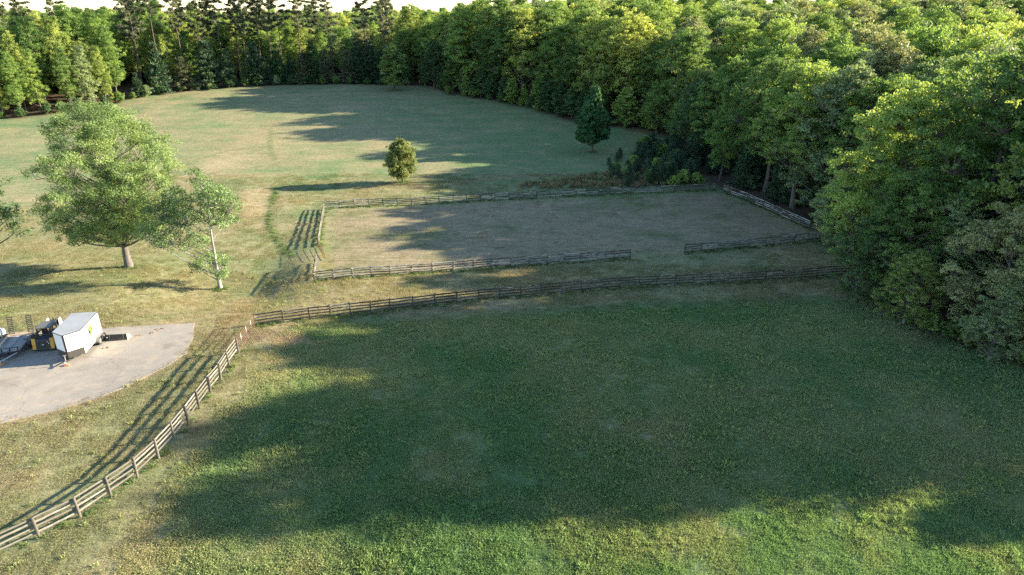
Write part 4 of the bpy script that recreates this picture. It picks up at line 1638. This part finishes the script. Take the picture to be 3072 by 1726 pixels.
def ring_mesh(r0, r1, x0, x1):
    b_ = MB()
    seg = 40
    for k_ in range(seg):
        a0, a1 = 2 * PI * k_ / seg, 2 * PI * (k_ + 1) / seg
        pts = [(ey_ + r * math.cos(a), ez_ + r * math.sin(a)) for r, a in ((r0, a0), (r1, a0), (r1, a1), (r0, a1))]
        b_.prism(pts, 'x', x0, x1)
    return b_


em = ring_mesh(.50, .56, ex_, ex_ + .003).build('emblem', M['printolive'], T)
MB().prism([(ey_ + a, ez_ + c) for a, c in disc(.44, 0)], 'x', ex_, ex_ + .003).build('emblem_field', M['printdark'], em)
fig = [(-.05, .36), (.10, .34), (.20, .22), (.22, .08), (.12, .02), (.20, -.06), (.24, -.18), (.14, -.33), (.02, -.37), (-.04, -.26), (.06, -.16), (.02, -.05), (-.12, -.04), (-.22, .04), (-.24, .2), (-.16, .32)]
MB().prism([(ey_ - a, ez_ + c) for a, c in fig], 'x', ex_ - .003, ex_ - .0005).build('emblem_figure', M['lime'], em)
MB().prism([(ey_ + a, ez_ + c) for a, c in disc(.05, 0, 12, 1, -.1, -.18)], 'x', ex_ - .003, ex_ - .0005).build('emblem_dot', M['printdark'], em)
MB().box((-hw - .012, 1.45, 2.35), (.02, .05, .20)).build('vent', M['rim'], T)
MB().box((-.78, hl + .40, 2.45), (.20, .05, .10), Matrix.Rotation(math.radians(38), 3, 'Z')).build('vent', M['rim'], T)
tg = MB()
yt = hl + nose + .75
tg.cyl((-.72, hl + .1, zb - .1), (-.04, yt, zb - .06), .05, 6).cyl((.72, hl + .1, zb - .1), (.04, yt, zb - .06), .05, 6)
tg.build('tongue', M['black'], T)
MB().box((0, yt + .1, zb - .04), (.12, .32, .12)).build('coupler', M['silver'], T)
jk = MB().cyl((0, yt - .18, .22), (0, yt - .18, 1.05), .035, 10).build('jack', M['silver'], T)
MB().box((0, yt - .18, 1.06), (.26, .06, .06)).build('jack_handle', M['silver'], jk)
MB().cyl((0, yt - .18, .155), (0, yt - .18, .22), .09, 10).build('jack_foot', M['silver'], jk)
q = T.matrix_basis @ Vector((0, yt - .18, 0))
blk = MB().box((0, 0, .075), (.36, .30, .15), bevel=.01).build('wood_block', M['blockwood'])
blk.location = (q.x, q.y, drive_z(q.x, q.y))
blk.rotation_euler = (0, 0, th + .2)
tag(blk, "orange wood block under the cargo trailer's jack", 'wood block', 'wood blocks under trailer jacks')

# flatbed trailer, nose towards the camera, ramps standing up at the back
fr_, br_ = at(58, 1052, .80), at(99, 1004, .80)
hd = Vector((fr_.x - br_.x, fr_.y - br_.y, 0))
Lf = hd.length
hd = hd.normalized()
th2 = math.atan2(-hd.x, hd.y)
lat2 = Vector((math.cos(th2), math.sin(th2), 0))
Wf = 2.15
ctr = (Vector((fr_.x, fr_.y, 0)) + Vector((br_.x, br_.y, 0))) / 2 + lat2 * Wf / 2
Tf = empty('flatbed_trailer', (ctr.x, ctr.y, drive_z(ctr.x, ctr.y)), th2)
tag(Tf, 'grey plank-deck flatbed trailer with two ladder ramps standing at its back', 'trailer')
fw, fl, fz = Wf / 2, Lf / 2, .73
np_ = 9
pw = (Wf - .08) / np_
for i in range(np_):
    MB().box((-fw + .04 + pw * (i + .5), 0, fz + rnd.uniform(-.004, .004)), (pw - .018, Lf - .1, .05)).build('deck_plank', M['plank'], Tf)
fm = MB()
for s in (-1, 1):
    fm.box((s * fw, 0, fz - .09), (.07, Lf, .16)).box((s * fw * .5, 0, fz - .11), (.08, Lf - .2, .12))
for i in range(7):
    fm.box((0, -fl + .1 + (Lf - .2) * i / 6, fz - .24), (Wf - .1, .06, .10))
fm.build('frame', M['slate'], Tf)
MB().box((0, -fl - .17, fz + .05), (Wf + .06, .30, .07)).build('tail_board', M['newwood'], Tf)
MB().box((fw - .10, -fl + .95, fz + .10), (.22, 1.7, .07)).build('side_board', M['newwood'], Tf)
hr = MB().box((0, fl - .02, fz + .36), (Wf, .07, .06))
for s in (-.9, -.3, .3, .9):
    hr.box((s * fw, fl - .02, fz + .18), (.07, .06, .31))
hr.build('head_rail', M['black'], Tf)
for s in (-1, 1):
    for y in (-.35, -1.2):
        wheel(Tf, s * (fw + .16), y, .38, .24, s)
    pr = [(-1.75, .52), (-1.55, .86), (-.02, .86), (.18, .52), (.12, .52), (-.05, .82), (-1.52, .82), (-1.69, .52)]
    MB().prism(pr, 'x', s * (fw + .04), s * (fw + .32)).build('fender', M['slate'], Tf)
for s in (-.62, .58):
    r_ = MB()
    y0, z0, y1, z1 = -fl - .36, fz + .05, -fl - .78, fz + 1.75
    for e_ in (-.21, .21):
        r_.cyl((s * fw * 1.25 + e_, y0, z0), (s * fw * 1.25 + e_, y1, z1), .045, 6)
    ramp_o = r_.build('ramp', M['steelgrey'], Tf)
    for i in range(10):
        t = (i + .3) / 9.8
        MB().box((s * fw * 1.25, y0 + (y1 - y0) * t, z0 + (z1 - z0) * t), (.42, .075, .05)).build('rung', M['steelgrey'], ramp_o)
tg = MB()
yt2 = fl + 1.35
tg.cyl((-.8, fl - .1, fz - .22), (-.05, yt2, fz - .25), .06, 6).cyl((.8, fl - .1, fz - .22), (.05, yt2, fz - .25), .06, 6)
tg.build('tongue', M['silver'], Tf)
MB().box((0, yt2 + .12, fz - .22), (.14, .35, .13)).build('coupler', M['silver'], Tf)
MB().box((.05, fl + .42, fz - .02), (.75, .45, .30), bevel=.03).build('tool_box', M['black'], Tf)
jk = MB().cyl((.12, yt2 - .25, .22), (.12, yt2 - .25, 1.15), .045, 10).build('jack', M['black'], Tf)
MB().cyl((.12, yt2 - .25, .155), (.12, yt2 - .25, .22), .1, 10).build('jack_foot', M['silver'], jk)
MB().box((-fw + .25, -.75, fz + .035), (.35, .5, .02)).build('dark_mat', M['trim'], Tf)
q = Tf.matrix_basis @ Vector((.12, yt2 - .25, 0))
blk = MB().box((0, 0, .04), (.55, .24, .08), bevel=.01).box((.03, .02, .115), (.42, .22, .07), bevel=.01).build('wood_block', M['blockwood'])
blk.location = (q.x, q.y, drive_z(q.x, q.y))
blk.rotation_euler = (0, 0, th2 + 1.3)
tag(blk, "stacked orange wood blocks under the flatbed trailer's jack, at the left frame edge", 'wood block', 'wood blocks under trailer jacks')

# compact track loader, its back towards the camera
q = on_drive(134, 1056)
th3 = th + PI + .02
Ls = empty('track_loader', (q.x, q.y, q.z), th3)
off_ = Matrix.Rotation(th3, 3, 'Z') @ Vector((0, 1.45, 0))
Ls.location = (q.x + off_.x, q.y + off_.y, drive_z(q.x + off_.x, q.y + off_.y))
tag(Ls, 'yellow and dark grey track loader parked between the two trailers, back to the camera', 'loader')
for s in (-1, 1):
    pr = []
    for k_ in range(9):
        a = PI / 2 + PI * k_ / 8
        pr.append((-1.0 + .30 * math.cos(a), .32 + .30 * math.sin(a)))
    for k_ in range(9):
        a = -PI / 2 + PI * k_ / 8
        pr.append((1.05 + .30 * math.cos(a), .32 + .30 * math.sin(a)))
    tk = MB().prism(pr, 'x', s * .62, s * 1.0).build('track', M['tyre'], Ls)
    for k_ in range(9):
        MB().box((s * .81, -1.05 + k_ * .26, .035), (.40, .09, .05)).build('grouser', M['tyre'], tk)
MB().box((0, 0, .75), (1.2, 2.5, .75), bevel=.04).build('body', M['slate'], Ls)
MB().prism([(-1.42, .42), (-1.30, 1.22), (-.75, 1.42), (-.75, .42)], 'x', -.62, .62).build('engine_hood', M['slate'], Ls)
rg = MB().prism([(-1.455, .36), (-1.35, 1.08), (-1.31, 1.08), (-1.41, .36)], 'x', -.56, .56).build('rear_door', M['black'], Ls)
for k_ in range(6):
    z = .52 + k_ * .085
    MB().box((0, -1.44 + (z - .36) * .146 - .004, z), (1.0, .02, .02)).build('grille_slat', M['slate'], rg)
lg = MB()
for y_, z_, w_, h_ in ((0, .74, .15, .05), (.05, .78, .05, .07), (-.07, .71, .06, .04)):
    lg.box((y_, -1.455 + (z_ - .36) * .146 - .012, z_), (w_, .01, h_), Matrix.Rotation(.35, 3, 'Y'))
lg.build('logo', M['tank'], rg)
for z_, x_ in ((1.0, .44), (.86, .52)):
    MB().box((x_, -1.40, z_), (.09, .02, .06)).build('sticker', M['white'], rg)
MB().prism([(-1.44, .28), (-1.44, .40), (1.1, .40), (1.1, .28)], 'x', -.6, .6).build('bumper', M['fender'], Ls)
for s in (-1, 1):
    MB().prism([(-1.43, .30), (-1.30, 1.32), (-.85, 1.62), (-.55, 1.45), (-.75, .30)], 'x', s * .62, s * .93).build('side_panel', M['yellow_paint'], Ls)
    MB().box((s * .78, -1.10, 1.52), (.26, .34, .42), bevel=.03).build('arm_tower', M['black'], Ls)
    ar = MB()
    ar.prism([(-1.15, 1.50), (-1.05, 1.68), (1.0, 1.52), (1.75, 1.02), (1.70, .88), (.9, 1.36)], 'x', s * .70, s * .88)
    ar.build('lift_arm', M['yellow_paint'], Ls)
    MB().box((s * .885, -1.34, .62), (.03, .10, .14)).build('tail_light', M['lens'], Ls)
MB().cyl((-.80, -1.12, 1.66), (.80, -1.12, 1.66), .06, 8).cyl((-.75, -1.25, 1.45), (.75, -1.25, 1.45), .045, 8).build('cross_tube', M['black'], Ls)
cb = MB()
for sx in (-1, 1):
    cb.box((sx * .56, -.62, 1.62), (.10, .12, 1.0)).box((sx * .56, .72, 1.55), (.09, .10, 1.1))
    cb.box((sx * .56, .05, 1.98), (.06, 1.3, .08))
cb.build('cab_frame', M['slate'], Ls)
MB().box((0, .05, 2.13), (1.26, 1.62, .11), bevel=.04).build('cab_roof', M['fender'], Ls)
MB().box((0, -.12, 1.35), (.55, .5, .12)).box((0, -.38, 1.65), (.52, .12, .55)).build('seat', M['black'], Ls)
MB().box((0, 1.72, .72), (1.2, .12, .5)).build('coupler_plate', M['black'], Ls)

# the dark tool head standing beyond the loader
q = at(164, 968, 1.55)
A = empty('loader_attachment', ground(q.x, q.y), th3)
tag(A, 'black loader tool with pale end plates standing on legs behind the loader', 'attachment')
MB().box((0, 0, 1.55), (.95, .55, .42), bevel=.06).cyl((-.45, -.2, 1.75), (.45, -.2, 1.75), .12, 10).build('tool_housing', M['black'], A)
for s in (-1, 1):
    MB().prism([(-.42, 1.30), (-.30, 1.98), (.15, 2.02), (.32, 1.36)], 'x', s * .52, s * .56).build('end_plate', M['tank'], A)
    MB().cyl((s * .34, 0, 0), (s * .30, 0, 1.36), .05, 8).build('leg', M['black'], A)
MB().cyl((-.1, .1, .0), (.05, .05, 1.4), .045, 8).build('leg', M['yellow_paint'], A)
MB().cyl((0, -.1, 1.75), (.05, -.2, 2.1), .06, 8).build('hose', M['black'], A)

# bucket lying on the driveway
a, c = on_drive(318, 1024), on_drive(381, 1020)
Bk = empty('loader_bucket', ((a.x + c.x) / 2, (a.y + c.y) / 2 + .35, drive_z((a.x + c.x) / 2, (a.y + c.y) / 2)), math.atan2(c.y - a.y, c.x - a.x))
tag(Bk, 'black loader bucket with end plate coloured as sunlit, lying right of the cargo trailer', 'bucket')
bw = (c - a).length / 2
MB().prism([(-.36, .06), (-.30, .60), (-.24, .62), (-.29, .12), (.45, .05), (.45, .0), (-.33, .0)], 'x', -bw, bw).build('shell', M['black'], Bk)
for s in (-1, 1):
    MB().prism([(-.37, .0), (-.31, .62), (-.10, .60), (.47, .10), (.47, .0)], 'x', s * (bw + .003), s * (bw + .035)).build('end_plate', M['lit_cream'] if s > 0 else M['black'], Bk)  # sunward plate gets its sunlit look from colour; the other stays black
for t in (-.62, .68):
    MB().prism([(-.395, .08), (-.335, .60), (-.315, .60), (-.365, .08)], 'x', t * bw - .03, t * bw + .03).build('rib', M['fender'], Bk)
MB().box((-.86 * bw, -.372, .36), (.12, .012, .10)).build('sticker', M['white'], Bk)
MB().box((0, -.35, .075), (bw * 1.96, .03, .05)).build('lower_lip', M['fender'], Bk)

# white tank half out of the frame, beside the flatbed
q = on_drive(-4, 1024)
Tk = empty('white_tank', (q.x, q.y, q.z), .2)
tag(Tk, 'rounded white tank on a dark frame beside the flatbed, cut by the left frame edge', 'tank')
MB().cyl((-.95, 0, .95), (.55, 0, .95), .42, 20).cyl((.55, 0, .95), (.72, 0, .95), .42, 20, .25).build('tank_body', M['tank'], Tk, True)
MB().box((-.2, 0, .45), (2.0, .95, .10)).box((-.9, 0, .2), (.1, .8, .42)).box((.6, 0, .2), (.1, .8, .42)).build('tank_frame', M['black'], Tk)

# clods of dry soil on the driveway
M['soil'] = simple_mat('dry_soil', (.25, .17, .11), .95, 0, .35, 12, bump=.5)
for i, (px, py, r, lab) in enumerate(((482, 989, .22, 'dark lump of soil at the far end of the driveway'),
                                      (322, 1045, .20, 'crumbled brown clod on the driveway before the bucket'),
                                      (418, 1008, .16, 'small brown clod between the bucket and the dark lump'),
                                      (455, 1000, .17, 'flat streak of crumbled soil on the driveway'))):
    q = on_drive(px, py)
    b_ = MB()
    for k_ in range(9):
        s = r * rnd.uniform(.25, .7)
        c = Vector((rnd.gauss(0, r), rnd.gauss(0, r * .6), s * .25))
        bmesh.ops.create_icosphere(b_.bm, subdivisions=1, radius=s, matrix=Matrix.Translation(c) @ Matrix.Diagonal((1, .8, .55, 1)))
    o = b_.build('soil_clod', M['soil'])
    o.location = q
    tag(o, lab, 'soil', 'clods of soil on the driveway')
# fallen branch on the lawn by the small tree
q0 = at(405, 886)
V_, F_ = tube(np.array([[0, 0, .04], [.7, .12, .06], [1.4, .1, .05], [2.1, .3, .04]]), [.04, .035, .025, .012], 5)
V2, F2 = tube(np.array([[1.0, .12, .05], [1.5, -.2, .08], [1.8, -.3, .05]]), [.02, .015, .008], 4)
V_, F_ = merge([(V_, F_), (V2, F2)])
o = link('fallen_branch', np_mesh('fallen_branch', V_, F_, True), M['bark'])
o.location = ground(q0.x, q0.y)
o.rotation_euler = (0, 0, -.1)
tag(o, 'thin fallen branch on the lawn between the oak and the trailers', 'branch')
# ------------------------------------------------------------------ grass
def tuft(seed, n, h, spread, w, lay=.5):
    rng = np.random.default_rng(seed)
    a = rng.random(n) * 2 * PI
    r = spread * np.sqrt(rng.random(n))
    bx, by = r * np.cos(a), r * np.sin(a)
    hh = h * (.5 + .7 * rng.random(n))
    la = rng.random(n) * 2 * PI
    ln = hh * lay * (.4 + rng.random(n))
    wa = rng.random(n) * 2 * PI
    wx, wy = w * np.cos(wa) / 2, w * np.sin(wa) / 2
    Z = np.zeros(n)
    V = np.stack([np.stack([bx - wx, by - wy, Z - .02], 1), np.stack([bx + wx, by + wy, Z - .02], 1),
                  np.stack([bx + ln * .4 * np.cos(la) + wx * .7, by + ln * .4 * np.sin(la) + wy * .7, hh * .65], 1),
                  np.stack([bx + ln * np.cos(la), by + ln * np.sin(la), hh], 1)], 1).reshape(-1, 3)
    me = np_mesh('tuft', V, np.arange(n * 4).reshape(-1, 4), face_attr={'tint': rng.normal(size=n) * .7})
    me.materials.append(M['grass'])
    return bpy.data.objects.new('tuft_source', me)


def patch(seed, n, h, w, lay, rad=.8):
    return tuft(seed, n, h, rad, w, lay)


TUFTS = [patch(400, 270, .045, .017, 1.0), patch(401, 290, .07, .017, .9), patch(402, 300, .10, .018, .8), patch(403, 280, .15, .020, .7, .6), patch(404, 150, .035, .017, 1.1),
         tuft(405, 26, .20, .16, .022, .6), tuft(406, 22, .13, .14, .020, .7), tuft(407, 30, .30, .2, .026, .5)]
DRY = [tuft(410, 26, .9, .35, .03, .35), tuft(411, 22, .7, .3, .03, .4)]

rg_ = np.random.default_rng(77)
PTS = []


def sprinkle(n, xlo, xhi, ylo, yhi, dens):
    x, y = rg_.uniform(xlo, xhi, n), rg_.uniform(ylo, yhi, n)
    w = .765 * (y * math.cos(PITCH) + CAM_H * math.sin(PITCH)) + 1.5
    ok = (np.abs(x) < w) & (poly_sd(FIELD, x, y) > -1) & (poly_sd(DRIVE, x, y) < .10)
    x, y = x[ok], y[ok]
    keep = rg_.random(len(x)) < dens(x, y)
    return x[keep], y[keep]


def past_mask(x, y):
    return smooth(x, -25, -21) * (1 - smooth(y, 64 + x * .12, 67 + x * .12))


# a continuous short sward in overlapping patches, then tufts that stand out of it
arena_cut = lambda x, y, v: np.where(poly_sd(ARENA, x, y) > 0, v, 1.0)
ax_, ay_ = sprinkle(30000, -64, 60, 26, 84, lambda x, y: (.85 + .15 * past_mask(x, y)) * arena_cut(x, y, .12))
bx_, by_ = sprinkle(22000, -85, 60, 84, 140, lambda x, y: .6 * arena_cut(x, y, .12))
px2, py2 = np.concatenate([ax_, bx_]), np.concatenate([ay_, by_])
pm = past_mask(px2, py2)
sel = .6 * N1(px2, py2, 7, 3) + .4 * N3(px2, py2, 1.6, 2) + rg_.normal(size=len(px2)) * .05
pidx = np.where(pm > .5, np.where(sel > .60, 3, np.where(sel > .47, 2, 1)), np.where(sel > .55, 1, np.where(sel > .42, 0, 4)))
pcol = tone(px2, py2) * ((1.05 + .55 * pm)[:, None] + .22 * rg_.random((len(px2), 1)))
psc = .8 + .5 * rg_.random(len(px2))
tx_, ty_ = sprinkle(90000, -64, 60, 26, 84, lambda x, y: (.06 + .75 * past_mask(x, y)) * np.clip(2.4 * (N2(x, y, 2.6, 3) - .36), .04, 1) * arena_cut(x, y, .3))
tm = past_mask(tx_, ty_)
ts_ = N1(tx_, ty_, 7, 3) + rg_.normal(size=len(tx_)) * .08
tidx = np.where((tm > .5) & (ts_ > .62), 7, np.where(ts_ > .48, 5, 6))
tcol = (tone(tx_, ty_) * .55 + np.array([.160, .225, .085]) * .45) * (1.35 + .5 * rg_.random((len(tx_), 1)))
tsc = .6 + .7 * rg_.random(len(tx_))
gx_, gy_ = np.concatenate([px2, tx_]), np.concatenate([py2, ty_])
idx = np.concatenate([pidx, tidx])
col = np.concatenate([pcol, tcol])
sc = np.concatenate([psc, tsc])[:, None] * np.array([1, 1, 1.0])
sc[:len(psc), 2] *= .6 + .4 * pm
# weeds along the foot of every fence and the green strip on the bank
wx_, wy_, wi_ = [], [], []
for line, wdt, dn in ((NF, .6, 3), (LF, .6, 6), (AL, .7, 8), (AR, .7, 7), (AB, .6, 5), (ALF, .6, 5), (AR2, .6, 5)):
    for (ax, ay), (bx, by) in zip(line[:-1], line[1:]):
        L = math.hypot(bx - ax, by - ay)
        n = int(L * dn)
        t = rg_.random(n)
        wx_.append(ax + (bx - ax) * t + rg_.normal(size=n) * wdt * .5)
        wy_.append(ay + (by - ay) * t + rg_.normal(size=n) * wdt * .5)
        wi_.append(rg_.choice([5, 6, 6, 7], n))
strip = MARKS[1][0]
for (ax, ay), (bx, by) in zip(strip[:-1], strip[1:]):
    n = int(math.hypot(bx - ax, by - ay) * 5)
    t = rg_.random(n)
    wx_.append(ax + (bx - ax) * t + rg_.normal(size=n) * .35)
    wy_.append(ay + (by - ay) * t + rg_.normal(size=n) * .35)
    wi_.append(rg_.choice([5, 6, 6], n))
for px, py, r in ((388, 802, 1.0), (662, 868, .8), (1208, 548, 1.6), (1777, 457, .8)):
    q = at(px, py)
    n = 60
    wx_.append(q.x + rg_.normal(size=n) * r * .6)
    wy_.append(q.y + rg_.normal(size=n) * r * .6)
    wi_.append(rg_.choice([5, 6, 6], n))
wx_, wy_, wi_ = np.concatenate(wx_), np.concatenate(wy_), np.concatenate(wi_)
wcol = np.array([.130, .200, .065]) * (.75 + .6 * rg_.random((len(wx_), 1)))
X, Y = np.concatenate([gx_, wx_]), np.concatenate([gy_, wy_])
IDX = np.concatenate([idx, wi_])
TON = np.concatenate([col, wcol])
SCL = np.concatenate([sc, np.repeat((.7 + .6 * rg_.random(len(wx_)))[:, None], 3, 1)])
ROT = np.stack([rg_.normal(size=len(X)) * .08, rg_.normal(size=len(X)) * .08, rg_.random(len(X)) * 6.28], 1)
o = scatter_object('grass', np.stack([X, Y, height(X, Y)], 1), ROT, SCL, IDX, TUFTS, TON)
tag(o, 'short grass and weeds of the pasture, lawn and fence lines', 'grass', kind='stuff')

# (the sward beyond is left to the ground material)
# tall dry grass by the young pines
n = 1500
ppx, ppy = rg_.uniform(1560, 2000, n), rg_.uniform(505, 566, n)
pp = [at(a, b_) for a, b_ in zip(ppx, ppy) if b_ > 566 - (a - 1560) * .14 - 10 and b_ < 575 - (a - 1560) * .03][:420]
X, Y = np.array([q.x for q in pp]), np.array([q.y for q in pp])
ROT = np.stack([rg_.normal(size=len(X)) * .1, rg_.normal(size=len(X)) * .1, rg_.random(len(X)) * 6.28], 1)
TON = np.array([.27, .21, .12]) * (.7 + .6 * rg_.random((len(X), 1)))
o = scatter_object('dry_grass', np.stack([X, Y, height(X, Y)], 1), ROT, np.repeat((.6 + .6 * rg_.random(len(X)))[:, None], 3, 1), rg_.integers(0, 2, len(X)), DRY, TON)
tag(o, "tall dry grass above the arena's back fence", 'grass', kind='stuff')
